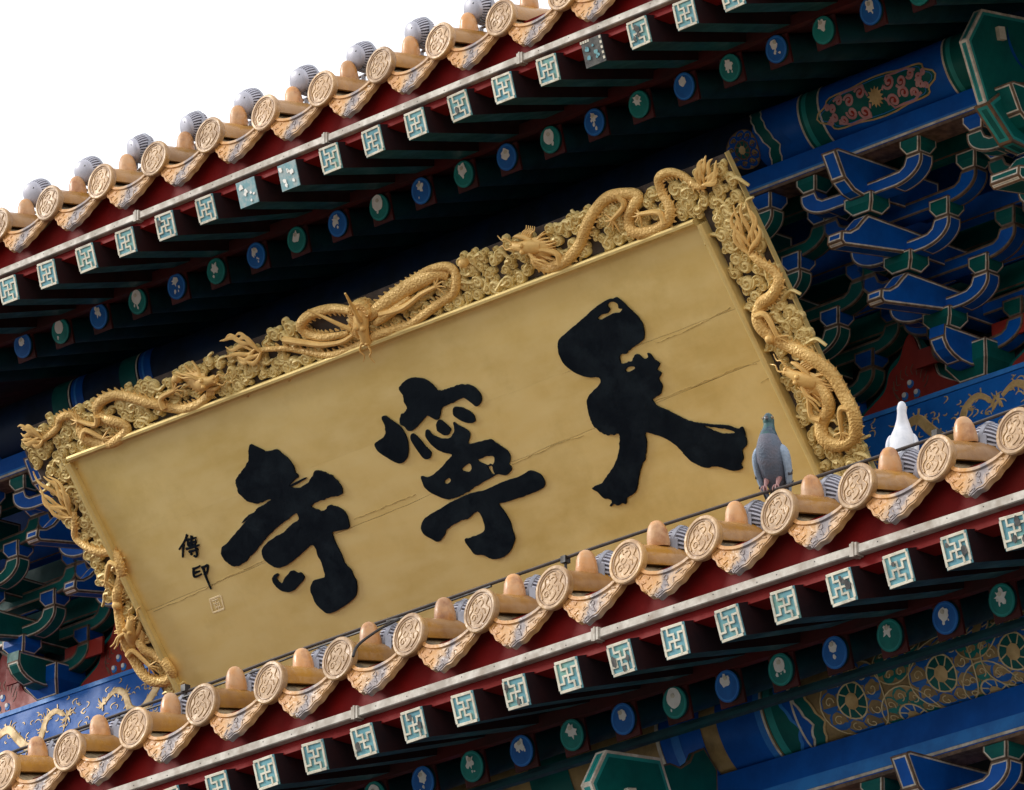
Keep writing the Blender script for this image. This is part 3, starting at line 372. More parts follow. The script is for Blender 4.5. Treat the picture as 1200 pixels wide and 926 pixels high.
    drl.ribbon([pp(a*.94,-.045+(bb+.045)*.92,.0005) for a,bb in spline2(bot)], pn, .0028, .0018, 0)
    # lamp
    protos={}
    rt=random.Random(5)
    first=None
    for i,(x,dz) in enumerate(tiles):
        if first is None:
            t=barrel_src.build('disc_tile', m_barrel, None, True)
            dd=d.build('tile_disc', m_disc, t, True); rl=rel.build('relief', [m_disc,m_dline], t, True); cp=cap.build('nail_cap', m_cap, t, True)
            first=t; o=t
        else: o=copy_tree(first)
        place(o,(x,Y0,Z0+dz+rt.uniform(-.003,.003))); o.rotation_euler=(rt.uniform(-.008,.008),rt.uniform(-.07,.07),rt.uniform(-.025,.025))
        for ch in o.children:
            if ch.name.startswith('nail_cap'):
                ch.rotation_euler=(rt.uniform(-.05,.05),0,0); ch.location=(0,rt.uniform(-.006,.006),rt.uniform(-.004,.002))
    firstd=None
    for i in range(len(tiles)-1):
        x=(tiles[i][0]+tiles[i+1][0])/2; dz=(tiles[i][1]+tiles[i+1][1])/2
        if firstd is None:
            t=dr.build('drip_tile', m_dripp, None, True, 35); pan.build('pan', m_pan, t, True); drl.build('relief',[m_dripp,m_drip],t)
            firstd=t; o=t
        else: o=copy_tree(firstd)
        place(o,(x,Y0,Z0+dz)); o.rotation_euler=(rt.uniform(-.03,.03),rt.uniform(-.025,.025),rt.uniform(-.03,.03))
    # --- boards
    x0,x1=xr
    def brd(name, m, *a):
        bb=MB(O); bb.box(*a); return bb.build(name, m, root)
    brd('fascia_board', m_red, x0,x1, Y0+.040,Y0+.075, Z0-.150,Z0-.020)
    brd('lower_fascia_board', m_red, x0,x1, Y0+.006,Y0+.075, Z0-.205,Z0-.151)
    zb=Z0+sq[0][1]+.044
    def slab(name,m,ya,za,yb,zb_,th):
        bb=MB(O); k=bb.add([(x,y,z+h) for h in (0,th) for (y,z) in ((ya,za),(yb,zb_)) for x in (x0,x1)])
        for q in ((0,2,3,1),(4,5,7,6),(0,1,5,4),(2,6,7,3),(0,4,6,2),(1,3,7,5)): bb.face([k+i for i in q])
        return bb.build(name,m,root)
    ysq=Y0-.015; yrd=Y0+.408; zsq=Z0+sum(q[1] for q in sq)/len(sq); zrd=Z0+sum(q[1] for q in rd)/len(rd)
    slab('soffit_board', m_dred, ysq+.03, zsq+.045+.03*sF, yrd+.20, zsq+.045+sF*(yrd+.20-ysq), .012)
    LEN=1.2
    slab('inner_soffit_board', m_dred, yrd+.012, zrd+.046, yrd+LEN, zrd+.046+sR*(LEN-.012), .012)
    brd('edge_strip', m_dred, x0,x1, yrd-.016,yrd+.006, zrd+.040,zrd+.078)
    # --- flying rafters
    h=.042
    fx=V(0,1,sF).normalized(); fz=V(0,-sF,1).normalized(); en=V(0,-1,-.30).normalized(); ez=V(0,-.30,1).normalized()
    fr=MB(); L=.62
    c=V(0,0,0)
    k=fr.add([c+X*a*h+ez*bb*h for bb in (-1,1) for a in (-1,1)]); j=fr.add([c+fx*L+X*a*h+fz*bb*h for bb in (-1,1) for a in (-1,1)])
    for q in ((0,1,3,2),): fr.face([k+i for i in q]); fr.face([j+i for i in reversed(q)])
    for a,bb in ((0,1),(1,3),(3,2),(2,0)): fr.face((k+a,k+bb,j+bb,j+a),0 if (a,bb)==(0,1) else 1)
    ep=MB(); ep.obox(en*.002, X*h*.985, ez*h*.985, en*.0015, 0); manji(ep, en*.004, X, ez, en, h)
    ff=None; rw=random.Random(up)
    for i,(x,z,wear) in enumerate(sq):
        if ff is None:
            t=fr.build('flying_rafter', [m_teal2,m_maroon]); ep.build('end_panel',[m_tealp,m_cream],t); ff=t; o=t
        else: o=copy_tree(ff)
        place(o,(x,ysq,Z0+z)); o.rotation_euler=(rw.uniform(-.03,.03),rw.uniform(-.03,.03),rw.uniform(-.02,.02))
        if wear:
            pan_=[ch for ch in o.children if ch.name.startswith('end_panel')][0]
            if wear in ('faded','dark'):
                e2=MB(); e2.obox(en*.002, X*h*.985, ez*h*.985, en*.0015, 0)
                for _ in range(7):
                    flake(e2, en*.003+X*rw.uniform(-.03,.03)+ez*rw.uniform(-.03,.03), X, ez, en, rw.uniform(.005,.012), 1, rnd=rw)
                if wear=='dark':
                    for q in range(9): e2.obox(en*.004+X*(-.04+.01*q if q<4 else .038)+ez*(.037 if q<4 else -.045+.016*(q-3)), X*.0035, ez*.004, en*.001, 2)
                nm=e2.build('end_panel', [m_tealw,m_white if wear=='faded' else m_worn,m_cream] if wear=='faded' else [m_worn,m_tealp,m_cream], o)
                bpy.data.objects.remove(pan_)
            else:
                e2=MB()
                for _ in range(wear):
                    cx,cz=rw.uniform(-.028,.028),rw.uniform(-.028,.028)
                    flake(e2, en*.0058+X*cx+ez*cz, X, ez*1.5, en, rw.uniform(.006,.013), 0, rnd=rw)
                e2.build('bare_patch', m_worn, o)
    # --- round rafters
    rx=V(0,1,sR).normalized(); rz=V(0,-sR,1).normalized(); en2=V(0,-1,-.24).normalized(); ez2=V(0,-.24,1).normalized()
    ra_=MB(); k0=None; n=20; RR=.043
    k=ra_.add([X*RR*math.cos(2*math.pi*a/n)+ez2*RR*math.sin(2*math.pi*a/n) for a in range(n)]); j=ra_.add([rx*LEN+X*RR*math.cos(2*math.pi*a/n)+rz*RR*math.sin(2*math.pi*a/n) for a in range(n)])
    ra_.face(range(k,k+n)); ra_.face(reversed(range(j,j+n)))
    for a in range(n): ra_.face((k+a,k+(a+1)%n,j+(a+1)%n,j+a))
    src={}
    rw=random.Random(up+11)
    for i,(x,z,colr) in enumerate(rd):
        if 'b' not in src: o=ra_.build('rafter', m_teal, None, True); src['b']=o
        else: o=src['b'].copy(); COL.objects.link(o)
        place(o,(x,yrd,Z0+z))
        e=MB(); circ=lambda r,off,cx=0,cz=0:[X*(cx+r*math.cos(2*math.pi*a/24))+ez2*(cz+r*math.sin(2*math.pi*a/24))+en2*off for a in range(24)]
        e.prism(circ(.0425,.0005), en2*.002, 0)
        e.ribbon(circ(.037,.0025), en2, .004, .0006, 1, True)
        e.build('end_paint',[m_endb,m_bluel] if colr=='b' else [m_endg,m_greenl], o)
        e=MB(); cz=.013+rw.uniform(-.004,.004); jag=rw.choice((.08,.1,.45,.6) if colr=='g' else (.4,.55,.6,.3))
        cr=(.022 if colr=='g' else .0175)*rw.uniform(.85,1.2)
        flake(e, X*rw.uniform(-.005,.003)+ez2*cz+en2*.0014, X, ez2*1.1, en2, cr, 0, 18, jag, rw)
        for _ in range(rw.choice((0,2,4)) if colr=='b' else rw.choice((0,1,3))):
            flake(e, X*rw.uniform(-.016,.014)+ez2*rw.uniform(-.022,.006)+en2*.001, X, ez2*1.6, en2, rw.uniform(.002,.006), 0, 8, .5, rw)
        if rw.random()<.75: flake(e, X*rw.uniform(-.004,.002)+ez2*(cz+.007)+en2*.0034, X, ez2, en2, .007, 1, 12, .2, rw)
        e.build('jewel_paint',[m_white, m_cream], o)
        e=MB(); e.obox(V(0,.012,-.004)+en2*-.001, X*.044, ez2*.045, en2*.004, 0); e.build('end_collar', m_dred, o)
    return root
def spline2(P, n=3): return [(p.x,p.y) for p in spline([(a,b,0) for a,b in P], n)]

UPS=[(-2.165+.193*i, -.2445, 0) for i in range(-2,20)]
wearU={8:'faded',9:'faded',16:'dark',17:3,6:1,13:1}
UPS=[(x,z,wearU.get(i,0)) for i,(x,z,_) in enumerate(UPS)]
UPR=[(-2.5966+.19363*i, -.2265+.0023*(-2.5966+.19363*i)**2, 'b' if i%2==0 else 'g') for i in range(-2,24)]
UPT=[(-1.9776+.2588*i+.00066*i*i, (2.6206-.0157*(-1.9776+.2588*i)-.00554*(-1.9776+.2588*i)**2)-2.629) for i in range(-2,13)]
make_eave('upper','upper eave of yellow tile ends and red fascia against the white sky',1.548,2.629,UPT,UPS,UPR,.30,.32,.17,.05,1.5,3,(-4.6,3.2))
LPS=[(.800+.1925*i, -.249, 0) for i in range(-5,18)]
wearL={12:3,10:2,8:2,7:1,16:3,17:1,19:3,18:2,20:1}
LPS=[(x,z,wearL.get(i,0)) for i,(x,z,_) in enumerate(LPS)]
LPR=[(.9634+.1915*i, -.2245, 'b' if i%2==0 else 'g') for i in range(-6,16)]
LPT=[(-.0239+.27825*i-.00053*i*i, .0) for i in range(-3,18)]
make_eave('lower','lower eave of yellow tile ends and red fascia in front of the gilt name board',0.0,0.0,LPT,LPS,LPR,.31,.47,.17,.10,2.45,9,(-4.6,5.2))

# dark green batten just under the lower rafter ends
b=MB((2,.46,-.28)); b.box(-2.2,5.0,.455,.475,-.287,-.275); b.box(-2.2,5.0,.462,.49,-.274,-.262); o=b.build('soffit_batten', m_teal); tag(o,'thin dark green batten under the round rafter ends of the lower eave','batten')

# ------------------------------------------------------------------ trunking along the eaves
def trunking(label, Y, Z, x0, x1, joints):
    t=thing('cable_trunking', label, 'trunking', (x0,Y,Z)); O=t.location
    xs=[x0]+joints+[x1]
    for a,bb in zip(xs,xs[1:]):
        m=MB(O); hh=.0125; k=10
        prof=[(-.012,-hh*.8),(-.009,-hh),(.012,-hh),(.012,hh),(-.009,hh),(-.012,hh*.8)]
        m.prism([(a+.003,Y+p,Z+q) for p,q in prof], (bb-a-.006,0,0)); m.build('trunking_length', m_cond, t)
        m=MB(O)
        x=a+.08
        while x<bb-.05:
            m.lathe([(.0016,0),(.0015,.001),(.0005,.0014)],(x,Y-.012,Z+random.uniform(-.004,.004)),(0,-1,0),X,6); x+=random.uniform(.05,.14)
        m.build('rivet', m_worn, t)['kind']='stuff'
    for j in joints:
        m=MB(O); m.box(j-.012,j+.012,Y-.016,Y+.010,Z-.017,Z+.017); m.box(j-.003,j+.003,Y-.018,Y+.010,Z-.019,Z+.019); m.build('joint_band', m_cond, t)
trunking('pale beige trunking strip along the upper red fascia', 1.546, 2.461, -4.4, 3.1, [-3.3,-2.42,-1.54,-.65,.22,1.1,2.0])
trunking('pale beige trunking strip along the lower red fascia', -.006, -.163, .12, 5.1, [1.15,2.055,2.963,3.87])

# ------------------------------------------------------------------ floodlights on the tiles
def lamp_meshes():
    ax=V(-.05,-.95,-.28).normalized(); ux=V(1,0,0); ux=(ux-ax*ux.dot(ax)).normalized(); uy=ax.cross(ux); RB=.036
    body=MB(); body.lathe([(RB*math.sin(R(a)),RB*math.cos(R(a))) for a in range(174,20,-9)], (0,0,0), ax, ux, 28)
    fins=MB()
    for k in range(30):
        a=2*math.pi*k/30; rd_=ux*math.cos(a)+uy*math.sin(a); tg=ax.cross(rd_)
        out=[(rd_*math.sin(R(q))+ax*math.cos(R(q))) for q in range(48,136,11)]
        p=[o_*(RB+.0042) for o_ in out]+[o_*(RB-.003) for o_ in reversed(out)]
        fins.prism([q-tg*.0017 for q in p], tg*.0034)
    bez=MB(); bez.lathe([(.029,.022),(.0315,.024),(.0315,.031),(.029,.0345),(.020,.038),(.008,.040),(.001,.0405)], (0,0,0), ax, ux, 26)
    rim=MB(); rim.lathe([(RB*1.0,-.012),(RB*1.17,-.010),(RB*1.17,-.003),(RB*1.0,-.001)], (0,0,0), ax, ux, 30)
    gl=MB(); gl.lathe([(.003,0),(.003,.002),(.001,.003)], ax*.036+ux*.014+uy*.012, ax, ux, 8)
    st=MB(); st.box(-.044,-.0415,-.006,.006,-.05,.006); st.box(.0415,.044,-.006,.006,-.05,.006); st.box(-.044,.044,-.006,.006,-.053,-.0502); st.tube([(0,0,-.053),(0,0,-.09)],.006,8)
    return body,fins,bez,gl,st,rim
LB=lamp_meshes(); lsrc=None
def lamp(p, label, group, rz=0, sc=1.4):
    global lsrc
    if lsrc is None:
        t=thing('floodlight',label,'lamp',p,group)
        LB[0].build('housing',m_slot,t,True); LB[1].build('cooling_fins',m_lampl,t)['kind']='stuff'; LB[2].build('face_plate',m_lampl,t,True); LB[3].build('screw',m_lampd,t,True)['kind']='stuff'; LB[4].build('mount',m_lamp,t); LB[5].build('rim',m_lamp,t,True)
        lsrc=t
    else: t=copy_tree(lsrc); t.location=p
    tag(t,label,'lamp',group); t.rotation_euler=(0,0,rz); t.scale=(sc,sc,sc); return t
nth=['leftmost','second from the left','third from the left','fourth from the left','fifth from the left','sixth from the left','seventh from the left','eighth from the left','ninth from the left','tenth from the left','eleventh from the left','twelfth from the left','thirteenth from the left','fourteenth from the left','fifteenth from the left','sixteenth from the left']
rl=random.Random(2)
vis=[(x,dz) for x,dz in UPT if -2.3<x<0]
for k,(x,dz) in enumerate(vis):
    lamp((x+.012,1.548+.155,2.629+dz+.158), 'round finned grey floodlight on the upper eave against the sky, '+nth[k], 'floodlights on the upper eave', rl.uniform(-.3,.2), 1.22)
vis=[(x,dz) for x,dz in LPT if -.35<x<3.4]
for k,(x,dz) in enumerate(vis):
    lamp((x+.004,.190,.088), 'ribbed grey floodlight behind a nail cap on the lower eave, '+nth[k], 'floodlights on the lower eave', 2.0+rl.uniform(-.2,.2), 1.42)

# ------------------------------------------------------------------ rail and cables over the lower tiles
CAB=[(-.9,.15,.129),(-.515,.15,.131),(-.115,.15,.135),(.15,.15,.138),(.396,.15,.137),(.71,.15,.145),(1.241,.15,.148),(1.536,.15,.15),(1.82,.15,.152),(2.087,.15,.152),(2.339,.15,.149),(2.489,.15,.147),(2.616,.15,.142),(2.904,.15,.139),(3.158,.15,.139),(3.391,.15,.142),(3.8,.15,.143)]
t=thing('eave_rail','thin dark rail running above the nail caps of the lower eave','rail',(1.5,.15,.09)); 
m=MB(t.location); p=spline(CAB,6); m.tube(p,.0048,8); m.build('rod',m_rod,t,True)
for x in (.28,1.78,3.10,4.0):
    m=MB(t.location); zz_=.149; m.tube([(x,.15,zz_),(x+.002,.152,.06)],.004,6); m.box(x-.009,x+.009,.140,.160,.137,.156); m.build('clip_post',m_wire,t)
m=MB((.5,.14,.12)); p=spline([(-.9,.147,.118),(-.5,.147,.117),(-.1,.147,.125),(.2,.146,.121),(.5,.145,.124),(.75,.146,.133),(1.0,.146,.137),(1.3,.147,.139),(1.5,.15,.143)],8); m.tube(p,.0034,6); o=m.build('cable',m_wire,None,True); tag(o,'second thin black cable sagging below the rail at the left','cable')
xk=.95
m=MB((1.1,.1,.05)); p=spline([(1.1,.147,.142),(1.165,.13,.128),(1.165,.06,.085),(1.150,-.005,.03),(1.155,-.03,-.01)],8); m.tube(p,.004,6); o=m.build('cable',m_wire,None,True); tag(o,'loose black cable looping over a tile near the middle of the lower eave','cable')
for nm,x,y0,z0,ex in (('upper',0,1.548+.13,2.629,1),):
    for k in range(8):
        x=UPT[2+k][0]
        m=MB((x,y0,z0+.06)); p=spline([(x+.02,y0+.02,z0+.12),(x+.06,y0-.02,z0+.085),(x+.11,y0+.01,z0+.055),(x+.17,y0,z0+.062),(x+.25,y0+.01,z0+.09)],6); m.tube(p,.003,6); o=m.build('cable',m_wire,None,True)
        tag(o,'thin dark lead between floodlights on the upper eave, '+nth[k],'cable','leads between the upper floodlights')

# ------------------------------------------------------------------ name board
TA=R(36); PO=V(.512,2.0,1.963); EV=V(0,-math.sin(TA),math.cos(TA)); EN=V(0,-math.cos(TA),-math.sin(TA))
BT=-.93
base=PO+X*-1.45+EV*(BT-.16)
plq=thing('name_board','gilt temple name board with three black characters and carved dragon frame','sign',base)
def PP(u,v,w_=0): return PO+X*u+EV*v+EN*w_
PW=-2.895
# planks of the panel (joints are the cracks that cross the gilding)
edges=[(0.0,0.0),(-.281,-.300),(-.455,-.556),(BT,BT)]
rp=random.Random(4)
def edge(k):
    a,bb=edges[k]
    if k in (0,3): return [(0,a),(PW,bb)]
    out=[]; n=70
    for i in range(n+1):
        q=i/n; u=PW*q; out.append((u, a+(bb-a)*q + (.003*pnoise(V(u*9,k*5,0))+.0015*pnoise(V(u*40,k,3)))))
    return out
for k in range(3):
    E0,E1=edge(k),edge(k+1); gap=.0007
    gf=lambda kk,u: 0.00008 if (kk==1 and u<-.75) else gap*(.5+.5*abs(pnoise(V(u*6,kk,1)))*2)
    E0=[(u,v-(gf(k,u) if k else 0)) for u,v in E0]; E1=[(u,v+(gf(k+1,u) if k<2 else 0)) for u,v in E1]
    m=MB(base); pts=[PP(u,v,0) for u,v in E0]+[PP(u,v,0) for u,v in reversed(E1)]
    m.prism(pts, -EN*.018); m.build('plank', m_goldp, plq)
m=MB(base); m.obox(PP(PW/2,BT/2,-.030), X*(-PW/2+.02), EV*(-BT/2+.02), EN*.010); m.build('back_board', m_crack, plq)
# lifted gilding along the joints and stray cracks
for cr in D['cracks']:
    m=MB(base); n=len(cr); p=[]
    for (a,bb),(c,d_) in zip(cr,cr[1:]):
        for q in range(6): p.append((a+(c-a)*q/6, bb+(d_-bb)*q/6))
    p=[(a+rp.uniform(-.002,.002),bb+rp.uniform(-.0018,.0018)) for a,bb in p]
    m.ribbon([PP(a,bb,.0004) for a,bb in p], EN, [rp.uniform(.0008,.0032) for _ in p], .0006, 0); m.build('lifted_gilding', m_crack, plq)
# characters
def rough(pl, step=.004, jit=.0020, seed=0):
    r=random.Random(seed); P=[V(a,b_,0) for a,b_ in pl]; P=spline(P,3,True); out=[]
    for a,b_ in zip(P,P[1:]+P[:1]):
        n=max(1,int((b_-a).length/step))
        for k in range(n):
            q=a.lerp(b_,k/n); dry=max(0,pnoise(V(q.x*7,q.y*7,seed+3)))*2.2+.35; nz=pnoise(V(q.x*60,q.y*60,seed))*jit*1.5*dry+r.gauss(0,jit*.28*dry)+(max(0,pnoise(V(q.x*22,q.y*22,seed+9))-.35)*.012)
            t_=(b_-a).normalized() if (b_-a).length>1e-6 else V(1,0,0); out.append(q+V(-t_.y,t_.x,0)*nz)
    return out
def flatshape(name, loops, depth, m, parent, w_=.0, bevel=.003):
    cu=bpy.data.curves.new(name,'CURVE'); cu.dimensions='2D'; cu.fill_mode='BOTH'; cu.extrude=depth/2; cu.bevel_depth=bevel; cu.bevel_resolution=1
    for lp in loops:
        sp=cu.splines.new('POLY'); sp.points.add(len(lp)-1); sp.use_cyclic_u=True
        for i,p in enumerate(lp): sp.points[i].co=(p[0],p[1],0,1)
    tmp=bpy.data.objects.new('tmp',cu); COL.objects.link(tmp)
    dg=bpy.context.evaluated_depsgraph_get(); me=bpy.data.meshes.new_from_object(tmp.evaluated_get(dg))
    bpy.data.objects.remove(tmp); me.name=name
    for v in me.vertices:
        c=v.co.copy(); v.co=PP(c.x,c.y,w_+c.z+depth/2+bevel)-base
    me.materials.clear(); me.materials.append(m); me.update()
    o=bpy.data.objects.new(name,me); COL.objects.link(o); o.parent=parent; return o
for key,lab in (('tian','black character at the right with two splayed legs'),('ning','black character in the middle'),('si','black character at the left with a dot below its strokes')):
    sets=[[rough(D[key]['outer'],seed=1)]+[rough(h_,.004,.0012,2) for h_ in D[key]['holes']]]+[[rough(e_,.006,.0018,3)] for e_ in D[key]['extra']]
    if key=='ning': sets+=[[rough(D['ning2']['outer'],seed=6)]+[rough(h_,.005,.0012,7) for h_ in D['ning2']['holes']]]
    obs=[flatshape('character',lp,.004-.0002*i,m_black,plq,.0,.0008) for i,lp in enumerate(sets)]
    bm=bmesh.new()
    for q in obs: bm.from_mesh(q.data)
    bm.to_mesh(obs[0].data); bm.free(); o=obs[0]
    for q in obs[1:]: bpy.data.objects.remove(q)
    o['label']=lab
for key in ('small1','small2'):
    m=MB(base)
    for i,st in enumerate(D[key]):
        p=spline([PP(a,bb,.0008) for a,bb in st],5); n=len(p); m.ribbon(p, EN, [.0085*(1.15-.5*k/n) for k in range(n)], .003+.0002*i, 0)
    m.build('small_character', m_black, plq)
sq_=D['seal']; c_=[sum(p[0] for p in sq_)/4, sum(p[1] for p in sq_)/4]
m=MB(base)
for f_,wv in ((.92,.006),):
    L=[PP(c_[0]+(p[0]-c_[0])*f_,c_[1]+(p[1]-c_[1])*f_,.0006) for p in sq_]
    for i in range(4): m.ribbon([L[i],L[(i+1)%4]],EN,wv,.0004+.00005*i)
for st in ([(-.5,.5),(.5,.5)],[(-.5,.1),(.5,.1)],[(0,.6),(0,-.6)],[(-.4,-.3),(.4,-.3)],[(-.4,.3),(-.4,-.5)],[(.4,.3),(.4,-.5)]):
    m.ribbon([PP(c_[0]+a*.03,c_[1]+bb*.03,.0006) for a,bb in st],EN,.004,.0006)
m.build('seal', m_seal, plq)
# mouldings round the panel
def mould(name, a, bb, off):
    m=MB(base); a=Vector(a); bb=Vector(bb); t_=(bb-a).normalized(); side=EN.cross(t_).normalized()
    prof=[(-.011,-.02),(-.011,.020),(-.006,.026),(.002,.026),(.006,.021),(.011,.018),(.011,-.02)]
    k=m.add([a+side*p+EN*q for p,q in prof]); j=m.add([bb+side*p+EN*q for p,q in prof]); n=len(prof)
    for i in range(n): m.face((k+i,k+(i+1)%n,j+(i+1)%n,j+i))
    m.face(range(k,k+n)); m.face(range(j,j+n)); m.build(name, m_mould, plq)
mould('moulding', PP(-.001,.011), PP(PW+.001,.011), 0); mould('moulding', PP(PW+.001,BT-.011), PP(-.001,BT-.011), 0)
mould('moulding', PP(.0115,BT-.022), PP(.0115,.0), 0); mould('moulding', PP(PW-.0115,.0), PP(PW-.0115,BT-.022), 0)
# frame boards with scalloped outer edge
FT=.170; FR=.198; FLX=-3.085
def frame_board(name, pts):
    m=MB(base); m.prism([PP(a,bb,-.010) for a,bb in pts], -EN*.012); return m.build(name, m_frameshade, plq)
top=frame_board('frame_board',[(FR+.002,.024),(FR+.008,FT),(PW-.14,FT-.014),(PW-.195,.10),(PW-.205,.024)])
rgt=frame_board('frame_board',[(.024,.0235),(FR+.002,.0235),(FR-.004,BT-.022),(.024,BT-.022)])
lft=frame_board('frame_board',[(PW-.024,.0235),(PW-.185,.0235),(PW-.155,-.2),(PW-.12,-.5),(PW-.10,BT-.022),(PW-.024,BT-.022)])
bom=frame_board('frame_board',[(FR-.005,BT-.0235),(PW-.10,BT-.0235),(PW-.08,BT-.17),(FR-.03,BT-.17)])
m=MB(base); m.prism([PP(FR+.0085,FT+.004,.0),PP(FR+.0125,FT+.004,.0),PP(FR+.0025,BT-.02,.0),PP(FR-.0015,BT-.02,.0)],-EN*.020); m.build('frame_edge', m_mould, plq)
# clouds
def cloud(parent, u, v, r, seed):
    rc=random.Random(seed); m=MB(base)
    lobes=[(0,0,1.0)]; a0=rc.uniform(0,6.28)
    for k_ in range(rc.choice((2,2,3))):
        a=a0+k_*rc.uniform(1.5,2.1); q=rc.uniform(.52,.74); lobes.append((math.cos(a)*(.62+q*.75),math.sin(a)*(.62+q*.75),q))
    for i,(a,bb,q) in enumerate(lobes):
        R0=r*q; cx,cy=u+a*r,v+bb*r; w0=rc.uniform(-.002,.003) if i else .005
        ph=rc.uniform(0,6.28); n=30; sg=rc.choice((-1,1)); el=rc.uniform(.82,1.0); ea=rc.uniform(0,3.14)
        rings=[]
        for k_ in range(13):
            f_=1.0 if k_<2 else 1.0-.085*(k_-1)
            pts=[]
            for j in range(n):
                th=2*math.pi*j/n
                if k_==0: h_=-.0125
                elif k_==1: h_=w0-.0015
                else:
                    c_=math.cos(2*math.pi*1.55*f_+sg*th+ph); h_=w0+.0016+(.0034 if c_>.15 else (-.0010 if c_<-.25 else .0012+.006*c_*.6))*(1 if k_>2 else .7)
                x_,y_=R0*f_*math.cos(th),R0*f_*math.sin(th)*el
                pts.append(PP(cx+x_*math.cos(ea)-y_*math.sin(ea), cy+x_*math.sin(ea)+y_*math.cos(ea), h_))
            rings.append(m.add(pts))
        for x0_,x1_ in zip(rings,rings[1:]):
            for j in range(n): m.face((x0_+j,x0_+(j+1)%n,x1_+(j+1)%n,x1_+j))
        m.face(range(rings[-1],rings[-1]+n))
    if rc.random()<.8:   # trailing wisp
        a=rc.uniform(0,6.28); L=r*3.2; dx,dy=math.cos(a),math.sin(a)*.6
        p=spline([PP(u+dx*L*q+ -dy*r*.5*math.sin(q*5+seed), v+dy*L*q+dx*r*.5*math.sin(q*5+seed), .010-.006*q) for q in (0,.3,.6,1)],5); n=len(p)
        m.tube([q-EN*.006 for q in p],[(.010*(1-.4*k/n),.0085*(1-.5*k/n)) for k in range(n)],8,0,up=EN)
    m.build('cloud', m_goldc, parent, True, 50)
rc=random.Random(21)
def inframe(u,v):
    if v>.03: return top if (PW-.18<u<FR-.005 and v<FT-.012) else None
    if u>.03: return rgt if u<FR-.006 and v>BT-.02 else None
    if u<PW-.03:
        q=-v; lim=PW-.175+.12*q
        return lft if u>lim and v>BT-.02 else None
    return None
def inwing(u,v):
    for wg in D['dr_mid']['wings']:
        c=False; n=len(wg)
        for i in range(n):
            (x1,y1),(x2,y2)=wg[i],wg[i-1]
            if (y1>v)!=(y2>v) and u<(x2-x1)*(v-y1)/(y2-y1)+x1: c=not c
        if c: return True
    return False
used=[]
def clamp_cloud(u,v):
    if v>.015: v=min(max(v,.040),FT-.020)
    elif u>-.2: u=min(max(u,.044),FR-.019)
    else: u=max(min(u,PW-.048),PW-.155+.09*(-v))
    return u,v
DS=[]
for key in ('dr_topright','dr_topleft','dr_mid','dr_right','dr_left'):
    DS+= [V(a,b_,0) for a,b_ in D[key]['spine']]
for k,(u,v) in enumerate(D['clouds']):
    u,v=clamp_cloud(u,v); pr=inframe(u,v)
    if pr is None or v<BT or inwing(u,v) or (used and min((V(u,v,0)-V(a,b_,0)).length for a,b_ in used)<.026): continue
    r=rc.uniform(.0195,.0255); used.append((u,v)); cloud(pr,u,v,r,k)
k=500
for tr in range(3000):
    z_=rc.random()
    if z_<.55: u,v=rc.uniform(PW-.16,FR-.015),rc.uniform(.038,FT-.018)
    elif z_<.78: u,v=rc.uniform(.042,FR-.016),rc.uniform(BT,.03)
    else: v=rc.uniform(BT,.03); u=rc.uniform(PW-.15+.1*(-v),PW-.045)
    pr=inframe(u,v)
    if pr is None or inwing(u,v) or min((V(u,v,0)-V(a,b_,0)).length for a,b_ in used)<.0355: continue
    if min((V(u,v,0)-d_).length for d_ in DS)<.027: continue
    used.append((u,v)); cloud(pr,u,v,rc.uniform(.016,.021),k); k+=1
